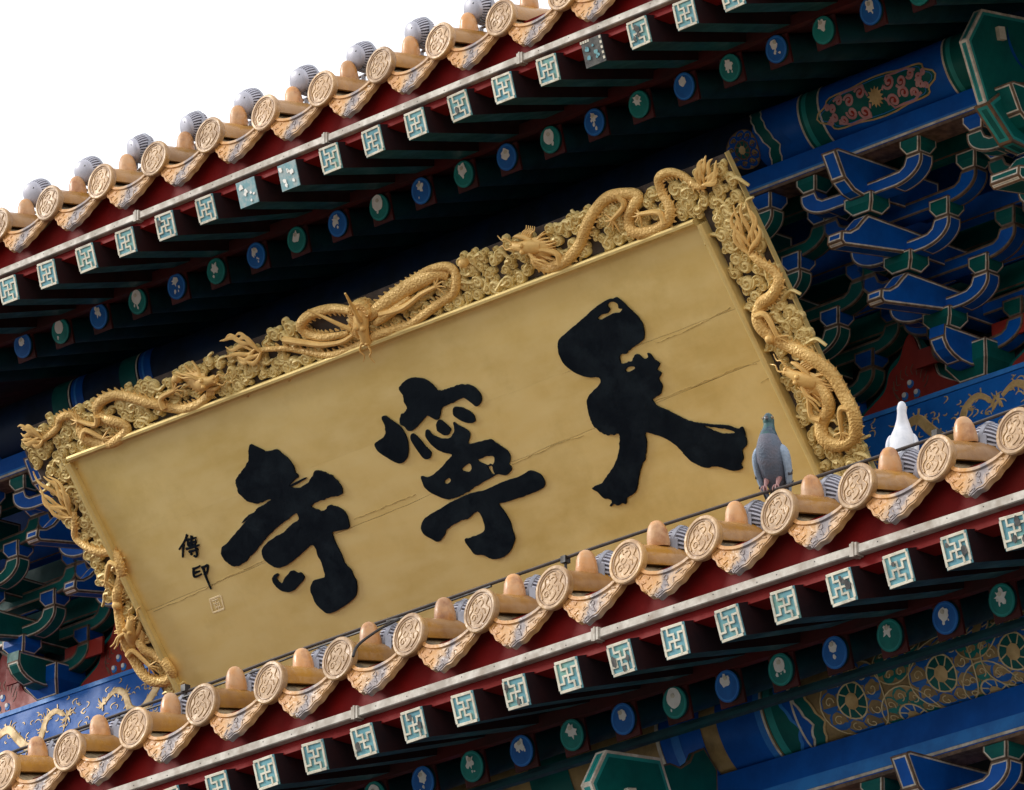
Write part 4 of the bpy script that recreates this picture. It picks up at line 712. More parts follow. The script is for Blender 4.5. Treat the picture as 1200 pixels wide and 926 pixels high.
# dragons
def scale_mat():
    m=mat('gilt dragon scales',(.80,.53,.19),(.64,.40,.13),rough=.46,metal=.12,scale=14,bump=.5,bscale=40); n=m.node_tree.nodes; l=m.node_tree.links
    tc=n.new('ShaderNodeTexCoord'); vo=n.new('ShaderNodeTexVoronoi'); vo.inputs['Scale'].default_value=130; l.new(tc.outputs['Object'],vo.inputs['Vector'])
    bp=[q for q in n if q.type=='BUMP'][0]; l.new(vo.outputs['Distance'],bp.inputs['Height']); bp.inputs['Distance'].default_value=.007
    return m
m_scale=scale_mat()
def smooth2(P,n=6): return spline([V(a,b_,0) for a,b_ in P],n)
def dragon(key, label, rmax, headsize):
    d_=D[key]; e=bpy.data.objects.new('dragon',None); COL.objects.link(e); e.parent=plq; e['label']=label
    rd_=random.Random(len(key)*7+ord(key[4]))
    P=smooth2(d_['spine'],6); n=len(P); q0=lambda k:k/(n-1)
    def wv(k): return .010+.005*math.sin(k*.37)
    rad=[rmax*(.55+.45*min(1,q0(k)*3.2))*(1-.15*max(0,q0(k)-.85)/.15) for k in range(n)]
    W3=[PP(p.x,p.y,wv(k)) for k,p in enumerate(P)]
    m=MB(base); m.tube(W3,[(r_*.85,r_) for r_ in rad],12,0,up=EN)
    m.build('body', m_scale, e, True, 50)
    m=MB(base)   # back fins
    sg=1
    for k in range(3,n-4,2):
        t_=(W3[k+1]-W3[k-1]).normalized(); b_=EN.cross(t_).normalized()*sg
        a=W3[k]+b_*rad[k]*.9; h_=.011
        m.prism([a-t_*.006-EN*.004, a+t_*.006-EN*.004, a+b_*h_-t_*.007-EN*.003], EN*.006)
    m.build('spine_fins', m_goldd, e)
    # head
    h0=V(*d_['head'][0],0); h1=V(*d_['head'][1],0); dv=(h1-h0); L=dv.length; dv.normalize(); sv=V(-dv.y,dv.x,0)
    def HP(a,b_,c_): p=h0+dv*a+sv*b_; return PP(p.x,p.y,c_-.010)
    m=MB(base); S=headsize
    m.tube([HP(-.35*S,0,.026),HP(0,.0,.036),HP(.3*S,.02*S,.040),HP(.6*S,.04*S,.038),HP(.85*S,.06*S,.036),HP(1.0*S,.06*S,.034)],[(.012,.26*S),(.017,.33*S),(.017,.27*S),(.014,.19*S),(.013,.21*S),(.007,.11*S)],12,0,up=EN)
    m.tube([HP(.05*S,-.22*S,.026),HP(.35*S,-.34*S,.028),HP(.65*S,-.36*S,.028),HP(.85*S,-.30*S,.026)],[(.010,.13*S),(.010,.12*S),(.009,.10*S),(.005,.05*S)],10,0,up=EN)
    for sgn in (-1,1):
        m.lathe([(.10*S,-.004),(.10*S,.004),(.06*S,.009),(.01*S,.010)],HP(.30*S,.13*S*sgn+.03*S,.052),EN,X,10)
        m.lathe([(.06*S,-.004),(.06*S,.003),(.02*S,.006)],HP(.90*S,.09*S*sgn+.05*S,.044),EN,X,8)
    for k in range(4): m.prism([HP((.5+.1*k)*S,-.10*S,.036),HP((.57+.1*k)*S,-.10*S,.036),HP((.535+.1*k)*S,-.19*S,.036)],EN*.006)
    m.build('head', m_goldd, e, True, 50)
    m=MB(base)
    hs=d_.get('horns')
    if hs:
        for i,h_ in enumerate(hs):
            p=smooth2(h_,5); m.tube([PP(q.x,q.y,.045+.05*k/len(p)) for k,q in enumerate(p)],[.009*(1-.7*k/len(p)) for k in range(len(p))],8,0,up=EN)
    else:
        for sgn,of in ((1,.02),(1,.22)):
            p=[HP(.05*S,.22*S*sgn,.044),HP(-.25*S,.40*S+of*.3*S,.050),HP(-.65*S,.42*S+of*S*.8,.050),HP(-.95*S,.55*S+of*S,.048)]; p=spline(p,4); m.tube(p,[.0065*(1-.7*k/len(p)) for k in range(len(p))],7,0,up=EN)
    m.build('horns', m_goldd, e, True)
    m=MB(base)  # mane: swept-back mass with locks
    if not d_.get('coils'): m.tube([HP(.25*S,.05*S,.022),HP(-.15*S,.05*S,.026),HP(-.6*S,.10*S,.022),HP(-1.0*S,.12*S,.012)],[(.008,.30*S),(.012,.46*S),(.010,.36*S),(.003,.10*S)],12,0,up=EN)
    for k in range(17):
        a=R(-62+8.5*k+rd_.uniform(-4,4)); ln=S*rd_.uniform(.85,1.4)*(.6 if d_.get('wings') else 1)
        p=[HP(.05*S-math.cos(a)*ln*q+.10*S*math.sin(q*3.1), math.sin(a)*ln*q*.62+.10*S+.07*S*math.sin(q*5+k), .034-.016*q) for q in (0,.25,.5,.75,1)]; p=spline(p,3)
        m.tube(p,[(.0055,.0065*(1-.9*(j/len(p))**1.5)+.0006) for j in range(len(p))],6,0,up=EN)
    for k in range(5):
        p=spline([HP((.1+.1*k)*S,-.36*S,.026),HP((.0+.1*k)*S,-.55*S,.026),HP((-.12+.1*k)*S,-.66*S,.022),HP((-.10+.1*k)*S,-.80*S,.016)],3)
        m.tube(p,[.0045*(1-.8*j/len(p)) for j in range(len(p))],6,0,up=EN)
    m.build('mane', m_goldd, e, True)['kind']='stuff'
    for sgn in (-1,1):
        m=MB(base); p=spline([HP(.9*S,.1*S*sgn,.04),HP(1.2*S,.24*S*sgn,.04),HP(1.4*S,.12*S*sgn,.036),HP(1.65*S,.25*S*sgn,.03)],6); m.tube(p,[.0036*(1-.6*j/len(p)) for j in range(len(p))],6,0,up=EN)
        m.build('whisker', m_goldd, e, True)
    # tail flame
    tp=[V(*q,0) for q in d_['tail']]; td=(tp[-1]-tp[0]); TL=td.length*.88; td.normalize(); ts=V(-td.y,td.x,0)
    m=MB(base)
    for k in range(11):
        sd=(-1)**k; st=TL*.55*(k/11)*.8; out=TL*(.30-.012*k); ln=TL*rd_.uniform(.55,.85)
        if k==10: sd=0
        p=spline([PP(*(tp[0]+td*(st+ln*q)+ts*(sd*(out*math.sin(q*2.2)+.004)+.07*TL*math.sin(q*5.5+k)))[:2],.020+.008*math.sin(q*3)-.0005*k) for q in (0,.2,.4,.6,.8,1)],4); n_=len(p)
        m.tube(p,[(.006*(1-.6*j/n_),.0088*math.sin(min(1,.2+1.6*j/n_)*1.57)*(1-(j/n_)**2)+.0007) for j in range(n_)],7,0,up=EN)
    m.build('tail_flame', m_goldd, e, True)['kind']='stuff'
    for i,cl in enumerate(d_.get('coils',[])):
        P_=smooth2(cl['p'],6); n_=len(P_); hw=cl['hw']
        W_=[PP(q.x,q.y,.010+.006*math.sin(k*.3)) for k,q in enumerate(P_)]
        m=MB(base); m.tube(W_,[(.015*math.sin(.5+2.3*k/n_)+.003,hw*(math.sin(.55+2.2*k/n_)*.75+.25)) for k in range(n_)],12,0,up=EN); m.build('coil', m_scale, e, True, 50)
        m=MB(base)
        for k in range(2,n_-2,2):
            t_=(W_[k+1]-W_[k-1]).normalized(); b_=EN.cross(t_).normalized(); a=W_[k]+b_*hw*.85
            m.prism([a-t_*.006-EN*.004,a+t_*.006-EN*.004,a+b_*.010-t_*.007-EN*.003],EN*.006)
        m.build('coil_fins', m_goldd, e)['kind']='stuff'
    if d_.get('coils'):
        for k in range(7):
            a_=R(20+24*k); q=h0-dv*.012+(-dv*math.sin(a_)+sv*math.cos(a_))*.034; m=MB(base)
            m.lathe([(.013,-.02),(.013,.022),(.010,.026),(.002,.027)],PP(q.x,q.y,.010),EN,X,14); sp=[PP(a2,b2,.037) for a2,b2 in spiral2(q.x,q.y,.011,1.3,k,1 if k%2 else -1,14)]; m.tube(sp,.0020,5,0,up=EN); m.build('brow_curl', m_goldd, e, True)
    # legs with claws
    legs=[(.30,1),(.62,-1),(.86,1)] if not d_.get('arm') else []
    paths=[]
    for f_,sg in legs:
        k=int(f_*(n-1)); t_=(P[min(k+1,n-1)]-P[k-1]).normalized(); b_=V(-t_.y,t_.x,0)*sg
        best=None
        for sg2 in (1,-1):
            tip=P[k]+b_*sg2*.075+t_*.05
            if inframe(tip.x,tip.y) is not None or best is None:
                best=tip; bs=b_*sg2
                if inframe(tip.x,tip.y) is not None: break
        if inframe(best.x,best.y) is not None: paths.append([P[k], P[k]+bs*.035-t_*.01, best])
    for a in d_.get('arm',[]): paths.append([V(*q,0) for q in a])
    for pa in paths:
        m=MB(base); p=spline(pa,5); m.tube([PP(q.x,q.y,.022) for q in p],[.0125*(1-.5*j/len(p)) for j in range(len(p))],8,0,up=EN)
        tip=p[-1]; dr_=(p[-1]-p[-3]).normalized(); sd_=V(-dr_.y,dr_.x,0)
        for a in (-1.2,-.55,0,.55,1.25):
            dd=dr_*math.cos(a)+sd_*math.sin(a); q=spline([PP(*(tip+dd*l+sd_*.006*math.sin(l*60))[:2],.024-.004*l/.03) for l in (0,.014,.028,.038)],3); m.tube(q,[.0046*(1-.75*j/len(q)) for j in range(len(q))],6,0,up=EN)
        m.build('leg', m_goldd, e, True)
dragon('dr_topright','carved dragon at the right of the top frame board',.0185,.078)
dragon('dr_topleft','carved dragon at the left of the top frame board',.0180,.078)
dragon('dr_mid','front facing carved dragon at the middle of the top frame board',.0150,.092)
dragon('dr_right','carved dragon on the right frame board',.0225,.080)
dragon('dr_left','carved dragon on the left frame board',.0190,.078)
# flaming pearls
for (u,v) in ((-2.27,.135),(-.92,.15),(.075,-.40),(-2.985,-.50)):
    m=MB(base); m.lathe([(.014,-.01),(.0165,.004),(.012,.014),(.004,.018)],PP(u,v,.02),EN,X,14); m.build('pearl', m_goldd, plq, True)

# ------------------------------------------------------------------ painted purlins and beams
def cyl(x, th, yc, zc, r): return V(x, yc-r*math.cos(th), zc-r*math.sin(th))
def cyln(th): return V(0,-math.cos(th),-math.sin(th))
def purlin(label, xa, xb, yc, zc, r, m0):
    t=thing('painted_purlin', label,'beam',(xa,yc,zc)); m=MB(t.location); m.tube([(xa,yc,zc),(xb,yc,zc)],r,40); m.build('log',m0,t,True); return t
def band(t, x0, x1, yc, zc, r, m, h, bow=0, name='painted_band'):
    mb=MB(t.location); n=22; ths=[R(-60+170*k/n) for k in range(n+1)]
    off=lambda th: bow*math.cos((th-R(35))*1.0)
    ra=[cyl(x0+off(th),th,yc,zc,r+h) for th in ths]; rb=[cyl(x1+off(th),th,yc,zc,r+h) for th in ths]
    k=mb.add(ra); j=mb.add(rb)
    for i in range(n): mb.face((k+i,k+i+1,j+i+1,j+i))
    return mb.build(name, m, t, True)
def chev(t, x0, wd, yc, zc, r, m, h, amp):
    mb=MB(t.location); n=24; ths=[R(-60+170*k/n) for k in range(n+1)]
    def off(th):
        q=(math.degrees(th)+10)/95; q=abs(q-.5)*2; s_=abs((q*2)%1-.5)*.5
        return -amp*q+amp*.5*s_
    k=mb.add([cyl(x0+off(th),th,yc,zc,r+h) for th in ths]); j=mb.add([cyl(x0+wd+off(th),th,yc,zc,r+h) for th in ths])
    for i in range(n): mb.face((k+i,k+i+1,j+i+1,j+i))
    return mb.build('painted_chevron', m, t, True)
def onc(pts, xc, thc, yc, zc, r, h):
    P=[];N=[]
    for a,b_ in pts:
        th=thc-b_/r; P.append(cyl(xc+a,th,yc,zc,r+h)); N.append(cyln(th))
    return P,N
def disk(mb, xc, thc, rad, yc, zc, r, h, mi, sx=1, n=20, jag=0, rnd=None):
    pts=[(rad*sx*math.cos(2*math.pi*i/n)*(1-(jag if i%2 else 0)), rad*math.sin(2*math.pi*i/n)*(1-(jag if i%2 else 0))) for i in range(n)]
    fan(mb,pts,xc,thc,yc,zc,r,h,mi)
def fan(mb,pts,xc,thc,yc,zc,r,h,mi,q=5):
    n=len(pts); prev=mb.add(onc([(0,0)],xc,thc,yc,zc,r,h)[0])
    for k in range(1,q+1):
        j=mb.add(onc([(a*k/q,b_*k/q) for a,b_ in pts],xc,thc,yc,zc,r,h)[0])
        for i in range(n):
            if k==1: mb.face((prev,j+i,j+(i+1)%n),mi)
            else: mb.face((prev+i,j+i,j+(i+1)%n,prev+(i+1)%n),mi)
        prev=j
m_brn=mat('brown gilt field',(.40,.27,.11),(.22,.15,.065),rough=.5,scale=12)
m_gpale=mat('pale gilt line',(.74,.60,.34),(.58,.44,.22),rough=.5,scale=20)
_ros=[0]
def rosette(t, xc, thc, rad, yc, zc, r, main, second, dim=0):
    _ros[0]+=1; r=r+.0003*(_ros[0]%7)
    mb=MB(t.location); disk(mb,xc,thc,rad*1.12,yc,zc,r,.0016,4,1,28)
    n=9
    for k in range(n):
        a=2*math.pi*k/n+.2; px,py=rad*.80*math.cos(a),rad*.80*math.sin(a)
        kk=mb.add(onc([(px+rad*.31*math.cos(q*.5236),py+rad*.31*math.sin(q*.5236)) for q in range(12)],xc,thc,yc,zc,r,.0022)[0]); mb.face(range(kk,kk+12),0)
        P,N=onc(spiral2(px,py,rad*.17,.95,a+math.pi,1,14),xc,thc,yc,zc,r,.0024); mb.ribbon(P,N,.0032,.001,2)
    disk(mb,xc,thc,rad*.50,yc,zc,r,.0026,1); 
    P,N=onc([(rad*.50*math.cos(2*math.pi*q/24),rad*.50*math.sin(2*math.pi*q/24)) for q in range(24)],xc,thc,yc,zc,r,.0028); mb.ribbon(P,N,.005,.001,2,True)
    for k in range(8):
        a=2*math.pi*k/8; P,N=onc([(rad*.24*math.cos(a),rad*.24*math.sin(a)),(rad*.48*math.cos(a+.2),rad*.48*math.sin(a+.2))],xc,thc,yc,zc,r,.0028); mb.ribbon(P,N,.004,.001,2)
    disk(mb,xc,thc,rad*.24,yc,zc,r,.0042,3,1,16,.1)
    P,N=onc([(rad*1.12*math.cos(2*math.pi*q/30),rad*1.12*math.sin(2*math.pi*q/30)) for q in range(30)],xc,thc,yc,zc,r,.0026); mb.ribbon(P,N,.004,.001,2,True)
    mb.build('painted_rosette',[main,second,m_gpale if dim==0 else m_trim,m_gline,m_brn],t)
# upper purlin
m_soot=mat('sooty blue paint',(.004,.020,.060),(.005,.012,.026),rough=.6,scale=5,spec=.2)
UY,UZ,UR_=2.50,2.42,.10
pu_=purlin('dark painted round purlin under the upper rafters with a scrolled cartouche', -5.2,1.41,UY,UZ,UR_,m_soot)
def field_set(t, xs, yc,zc,r, flip=1):
    """green band - cartouche on blue - green band, centred on xs"""
    for s in (-1,1):
        band(t, xs+s*.30-.040, xs+s*.30+.040, yc,zc,r,m_green,.0020,.03); band(t, xs+s*.30-.028, xs+s*.30-.010, yc,zc,r,m_greenl,.0024,.03)
        for e_ in (-.042,.042): band(t, xs+s*.30+e_-.004, xs+s*.30+e_+.004, yc,zc,r,m_line,.0030,.03,'painted_line')
    thc=R(22); mb=MB(t.location)
    L=.232; hh=.062
    out=[]
    for k in range(48):
        a=2*math.pi*k/48; q=1+.06*math.cos(8*a); out.append((L*math.copysign(abs(math.cos(a))**.8,math.cos(a))*q, hh*math.copysign(abs(math.sin(a))**.75,math.sin(a))*q))
    fan(mb,out,xs,thc,yc,zc,r,.0020,0,7)
    P,N=onc(out,xs,thc,yc,zc,r,.0022); mb.ribbon(P,N,.006,.0012,1,True)
    P,N=onc([(a*.94,b_*.86) for a,b_ in out],xs,thc,yc,zc,r,.0022); mb.ribbon(P,N,.0025,.001,3,True)
    for s in (-1,1):
        for v_ in (-1,1):
            for c,(cx,cy,rr_) in enumerate(((.060,.030,.023),(.108,.018,.021),(.148,.030,.016),(.178,.012,.014),(.198,.022,.010))):
                P,N=onc(spiral2(s*cx,v_*cy,rr_,1.35,R(200)*s,s*v_,18),xs,thc,yc,zc,r,.0030); mb.ribbon(P,N,.0095,.0012,2)
                disk(mb,xs+s*cx,thc-v_*cy/r,rr_*.60,yc,zc,r,.0034,4,1,10)
            P,N=onc([(s*.03,v_*.012),(s*.05,v_*.052),(s*.09,v_*.05),(s*.13,v_*.052),(s*.17,v_*.035)],xs,thc,yc,zc,r,.0026); mb.ribbon(P,N,.0085,.0014,2)
    disk(mb,xs,thc,.033,yc,zc,r,.0050,5,1,26,.35)
    mb.build('painted_cartouche',[m_green,m_gline,m_pinkl,m_bluel,m_rball,m_gline],t)
band(pu_,.36,1.25,UY,UZ,UR_,m_blue,.0010,.0,'blue_ground'); field_set(pu_, .876, UY,UZ,UR_)
band(pu_,1.225,1.40,UY,UZ,UR_,m_blue,.0026,.03)
chev(pu_,.455,.045,UY,UZ,UR_,m_blue,.0020,.05); chev(pu_,.415,.040,UY,UZ,UR_,m_green,.0024,.05); chev(pu_,.409,.006,UY,UZ,UR_,m_line,.0030,.05); chev(pu_,.452,.006,UY,UZ,UR_,m_line,.0030,.05)
rosette(pu_,.31,R(25),.058,UY,UZ,UR_,m_blue,m_green,1)
for k in range(0): rosette(pu_,.16-.22*k-.3*(k>2),R(25),.055,UY,UZ,UR_,m_blue if k%2 else m_green,m_green,1)
for xs in (-3.45,-2.95,-2.6): band(pu_,xs-.04,xs+.04,UY,UZ,UR_,m_green,.002,.03); band(pu_,xs+.045,xs+.052,UY,UZ,UR_,m_line,.003,.03,'painted_line'); band(pu_,xs+.06,xs+.12,UY,UZ,UR_,m_blue,.0022,.03); band(pu_,xs+.075,xs+.085,UY,UZ,UR_,m_bluel,.0028,.03,'painted_line')
for xs in (): rosette(pu_,xs,R(25),.055,UY,UZ,UR_,m_blue,m_green,1)
# lower purlin
m_brn_p=m_brn
LY,LZ,LR_=.80,-.197,.112
pl_=purlin('painted round purlin with gilt lotus rosettes under the lower rafters', -2.5,5.0,LY,LZ,LR_,m_brn_p)
band(pl_,1.76,1.90,LY,LZ,LR_,m_blue,.002,.05); band(pl_,1.90,1.922,LY,LZ,LR_,m_bluel,.0022,.05); band(pl_,1.922,1.930,LY,LZ,LR_,m_line,.003,.05,'painted_line')
band(pl_,1.934,2.03,LY,LZ,LR_,m_green,.002,.05); band(pl_,1.938,1.962,LY,LZ,LR_,m_greenl,.0024,.05); band(pl_,2.03,2.037,LY,LZ,LR_,m_line,.003,.05,'painted_line')
chev(pl_,2.085,.035,LY,LZ,LR_,m_blue,.0022,.06); chev(pl_,2.075,.012,LY,LZ,LR_,m_bluel,.0026,.06); chev(pl_,2.122,.008,LY,LZ,LR_,m_line,.0030,.06); chev(pl_,2.13,.035,LY,LZ,LR_,m_green,.0022,.06); chev(pl_,2.165,.008,LY,LZ,LR_,m_gline,.0030,.06)
for k,xs in enumerate((2.285,2.60,2.85,3.13,3.4)): rosette(pl_,xs,R(24),.098,LY,LZ,LR_,m_endb,m_green)
for k,xs in enumerate((2.445,2.73,2.99,3.27)): rosette(pl_,xs,R(70),.082,LY,LZ,LR_,m_endg,m_endb)
for k,xs in enumerate((2.445,2.73,2.99)): rosette(pl_,xs,R(-22),.072,LY,LZ,LR_,m_endg,m_endb)
for k in range(4): band(pl_,1.55-.5*k,1.70-.5*k,LY,LZ,LR_,m_blue if k%2==0 else m_green,.002,.05)
band(pl_,1.535,1.548,LY,LZ,LR_,m_line,.003,.05,'painted_line'); band(pl_,1.59,1.62,LY,LZ,LR_,m_bluel,.003,.05,'painted_line')
# tie beams under the purlins
def tie(label, x0,x1,y,z0,z1,light):
    t=thing('tie_beam',label,'beam',(x0,y,z0)); m=MB(t.location); m.box(x0,x1,y-.045,y+.045,z0,z1); m.build('beam',m_blue,t)
    m=MB(t.location); m.box(x0,x1,y-.0465,y-.0455,z0+.004,z0+.012); m.build('cream_line',m_line,t)
    m=MB(t.location); m.box(x0,x1,y-.047,y-.0455,z0+.013,z0+.013+light); m.build('light_blue_line',m_bluel,t)
    m=MB(t.location); m.box(x0,x1,y-.048,y+.048,z0-.010,z0); m.build('brown_edge',m_trim,t)
tie('plain blue tie beam under the purlin of the upper eave',-5.2,1.405,UY,2.245,2.318,.006)
tie('plain blue tie beam under the lotus painted purlin of the lower eave',-2.5,5.0,LY,-.435,-.311,.035)

# ------------------------------------------------------------------ bracket sets
def arm_mesh(L, h, th, name, mats, parent, y, z, scoop=True):
    """bow-shaped arm along x, front face at y-th/2, foot at z"""
    m=MB(); e=.062
    prof=[]
    q=10
    # from left top, clockwise seen from the front
    top=[(-L,h)]
    top+=[(-L+e,h)]
    if scoop: top+=[(-L+e+.012,h*.70),(-L+e+.03,h*.58),(-.07,h*.55),(.07,h*.55),(L-e-.03,h*.58),(L-e-.012,h*.70)]
    top+=[(L-e,h),(L,h)]
    right=[(L, h*.80)]
    for k in range(1,q): a=math.pi/2*k/q; right.append((L-.12*(1-math.cos(a)), h*.80*(1-math.sin(a))))
    right+=[(L-.12,0)]
    left=[(-x,zz_) for x,zz_ in reversed(right)]
    prof=top+right+left
    n=len(prof); nt_=len(top); nr=len(right)
    m.prism([(x,y-th/2,z+zz_) for x,zz_ in prof],(0,th,0))
    # face order: 0 front, 1 back, then sides i
    sides=list(range(2,2+n))
    und=sides[nt_-1:nt_+nr+len(left)-1]
    k1=nt_-1+nr; rgt_=sides[nt_-1:k1]; mid=[sides[k1]] if k1<n else []; lf=sides[k1+1:]
    trimmed(m,name,mats,parent,[[0],rgt_,lf],.005,.0036)
def block_mesh(wx, wy, h, name, mats, parent, c):
    m=MB(c and (0,0,0)); x,y,z=c; a,b_=wx/2,wy/2; ch=h*.42; s=.62
    lv=[(a,b_,h),(a,b_,ch),(a*s,b_*s,0)]
    k=[m.add([(x+i*p,y+j*q,z+zz_) for i,j in ((-1,-1),(1,-1),(1,1),(-1,1))]) for p,q,zz_ in lv]
    m.face([k[0]+i for i in range(4)]); m.face([k[2]+i for i in (3,2,1,0)])
    gs=[]
    for lo_,hi_ in ((k[1],k[0]),):
        for i in range(4): gs.append([len(m.f)]); m.face((lo_+i,lo_+(i+1)%4,hi_+(i+1)%4,hi_+i))
    for i in range(4): gs.append([len(m.f)]); m.face((k[2]+i,k[2]+(i+1)%4,k[1]+(i+1)%4,k[1]+i))
    # front (i=0) and right (i=1) faces joined with their chamfers for one outline each
    trimmed(m,name,mats,parent,[gs[0]+gs[4],gs[1]+gs[5],gs[2]+gs[6],gs[3]+gs[7]],.0035,.004)
def yz_prism(name, mats, parent, prof, x0, x1, front, t1=.005, t2=.0045):
    m=MB(); n=len(prof); m.prism([(x1,y,z) for y,z in prof],(x0-x1,0,0))
    trimmed(m,name,mats,parent,[[0],[1]]+[[2+i for i in f_] for f_ in front],t1,t2)
def bracket(name, label, colr, wide=1.0):
    A=[m_blue,m_trim,m_line]; Bk=[m_green,m_trim,m_line]
    if colr=='g': A,Bk=Bk,A
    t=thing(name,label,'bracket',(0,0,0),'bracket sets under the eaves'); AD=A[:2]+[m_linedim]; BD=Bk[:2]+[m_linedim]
    # local frame: y=0 at outermost plane, +y inward; z=0 at foot of big block
    T=.145; ys=[.51,.34,.17,0.0]; zB=[.0,.13,.27,.415]      # plane of wall -> outer
    block_mesh(.17,.17,.11,'big_block',Bk,t,(0,.51,0))
    w=.030*wide
    for k in (1,2,3):
        y=ys[k]; z=zB[k]; block_mesh(.115*max(1,wide*.8),.085,.060,'bearing_block',Bk,t,(0,y,z))
    # curved bracket out of the big block (in the y direction)
    prof=[(.50,.075),(.50,.165),(.30,.165),(.297,.13),(.300,.115),(.315,.092),(.34,.075),(.375,.062),(.42,.058)]
    yz_prism('elbow_arm',A,t,[(y,z-.03) for y,z in prof],-w,w,[[3,4,5,6]])
    # beaks
    for k,(y,z) in enumerate(((.34,.175),(.17,.318))):
        prof=[(y+.32,z+.088),(y-.20,z+.088),(y-.222,z+.066),(y-.250,z+.034),(y-.283,z+.012),(y-.318,z+.004),(y-.322,z-.028),(y-.306,z-.040),(y-.03,z+.006),(y+.32,z+.010)]
        yz_prism('beak',A,t,prof,-w,w,[[1,2,3,4],[5],[6],[7]])
    prof=[(.30,.600),(-.155,.590),(-.170,.582),(-.128,.500),(-.085,.470),(-.045,.462),(.30,.480)]
    yz_prism('locust_head',A,t,prof,-w*.95,w*.95,[[2],[3,4]])
    # arms along x
    for k,(y,z,L) in enumerate(((.51,.085,.19),(.34,.178,.205),(.17,.318,.205))):
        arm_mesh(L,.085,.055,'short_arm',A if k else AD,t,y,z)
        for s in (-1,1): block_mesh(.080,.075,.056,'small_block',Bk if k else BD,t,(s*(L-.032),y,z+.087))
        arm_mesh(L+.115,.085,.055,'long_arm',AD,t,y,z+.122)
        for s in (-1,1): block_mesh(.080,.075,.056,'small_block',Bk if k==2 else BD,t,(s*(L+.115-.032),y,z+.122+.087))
    arm_mesh(.252,.085,.055,'front_arm',A,t,0,.463)
    for s in (-1,1): block_mesh(.082,.080,.060,'small_block',Bk,t,(s*.216,0,.550))
    return t
bB=bracket('bracket_set','','b'); bG=bracket('bracket_set','','g')
def put(src, x, y, z, label, cp=True):
    o=copy_tree(src) if cp else src; o.location=(x,y,z); o['label']=label; return o
BZ=1.64
put(bB,.74,UY,BZ,'blue bracket set with green blocks right of the gilt board',False)
put(bG,.116,UY,BZ,'dim green bracket set half hidden behind the right edge of the gilt board',False)
put(bB,-3.004,UY,BZ,'blue bracket set half hidden behind the left edge of the gilt board')
put(bG,-3.628,UY,BZ,'green bracket set with blue blocks at the left edge of the photo')
bP=bracket('bracket_set','','g',1.9); put(bP,1.43,UY,BZ,'wide green bracket set at the right edge under the green beam head',False)
put(bB,2.50,LY,-1.035,'blue bracket set at the bottom right corner under the lower eave')
# beam heads: side profile in y,z
def head(label, x0, x1, prof, inner, cloud_, light):
    c=Vector((x0,prof[0][0],prof[0][1])); t=thing('beam_head',label,'beam',c); 
    def bb(nm,pr,a,b_,mats,t1=.008,t2=.010):
        m=MB(c); n=len(pr); m.prism([(b_,y,z) for y,z in pr],(a-b_,0,0)); trimmed(m,nm,mats,t,[[0],[1]]+[[2+i] for i in range(n)],t1,t2)
    bb('head',prof,x0,x1,[m_green,m_line,m_greenl])
    if inner: bb('lower_head',inner,x0-.012,x1+.012,[m_green,m_trim,m_greenl])
    if cloud_: bb('cloud_cut_side',cloud_,x0+.01,x1-.01,[m_green,m_trim,m_trim],.003,.002)
    return t
th_=head('green polygonal beam head with a small cream peg at the top right corner',1.388,1.42,[(2.216,2.348),(2.286,2.465),(2.62,2.515),(2.62,2.10),(2.400,2.10),(2.290,2.163)],[(2.285,2.160),(2.40,2.258),(2.60,2.31),(2.60,2.05),(2.392,2.065)],None,0)
m=MB(th_.location); m.obox((1.427,2.362,2.405),V(.007,0,0),V(0,.014,.003),V(0,-.004,.020)); m.build('peg',m_cream,th_)
tl_=head('green polygonal beam head at the bottom edge under the lower eave',1.722,1.76,[(.253,-.438),(.31,-.337),(.517,-.316),(.575,-.45),(.50,-.60),(.33,-.58)],None,[(.53,-.33),(.56,-.318),(.60,-.322),(.635,-.298),(.650,-.270),(.690,-.249),(.74,-.30),(.74,-.60),(.53,-.60)],0)
m=MB(tl_.location); m.obox((1.767,.395,-.447),V(.007,0,0),V(0,.016,.003),V(0,-.004,.020)); m.build('peg',m_cream,tl_)

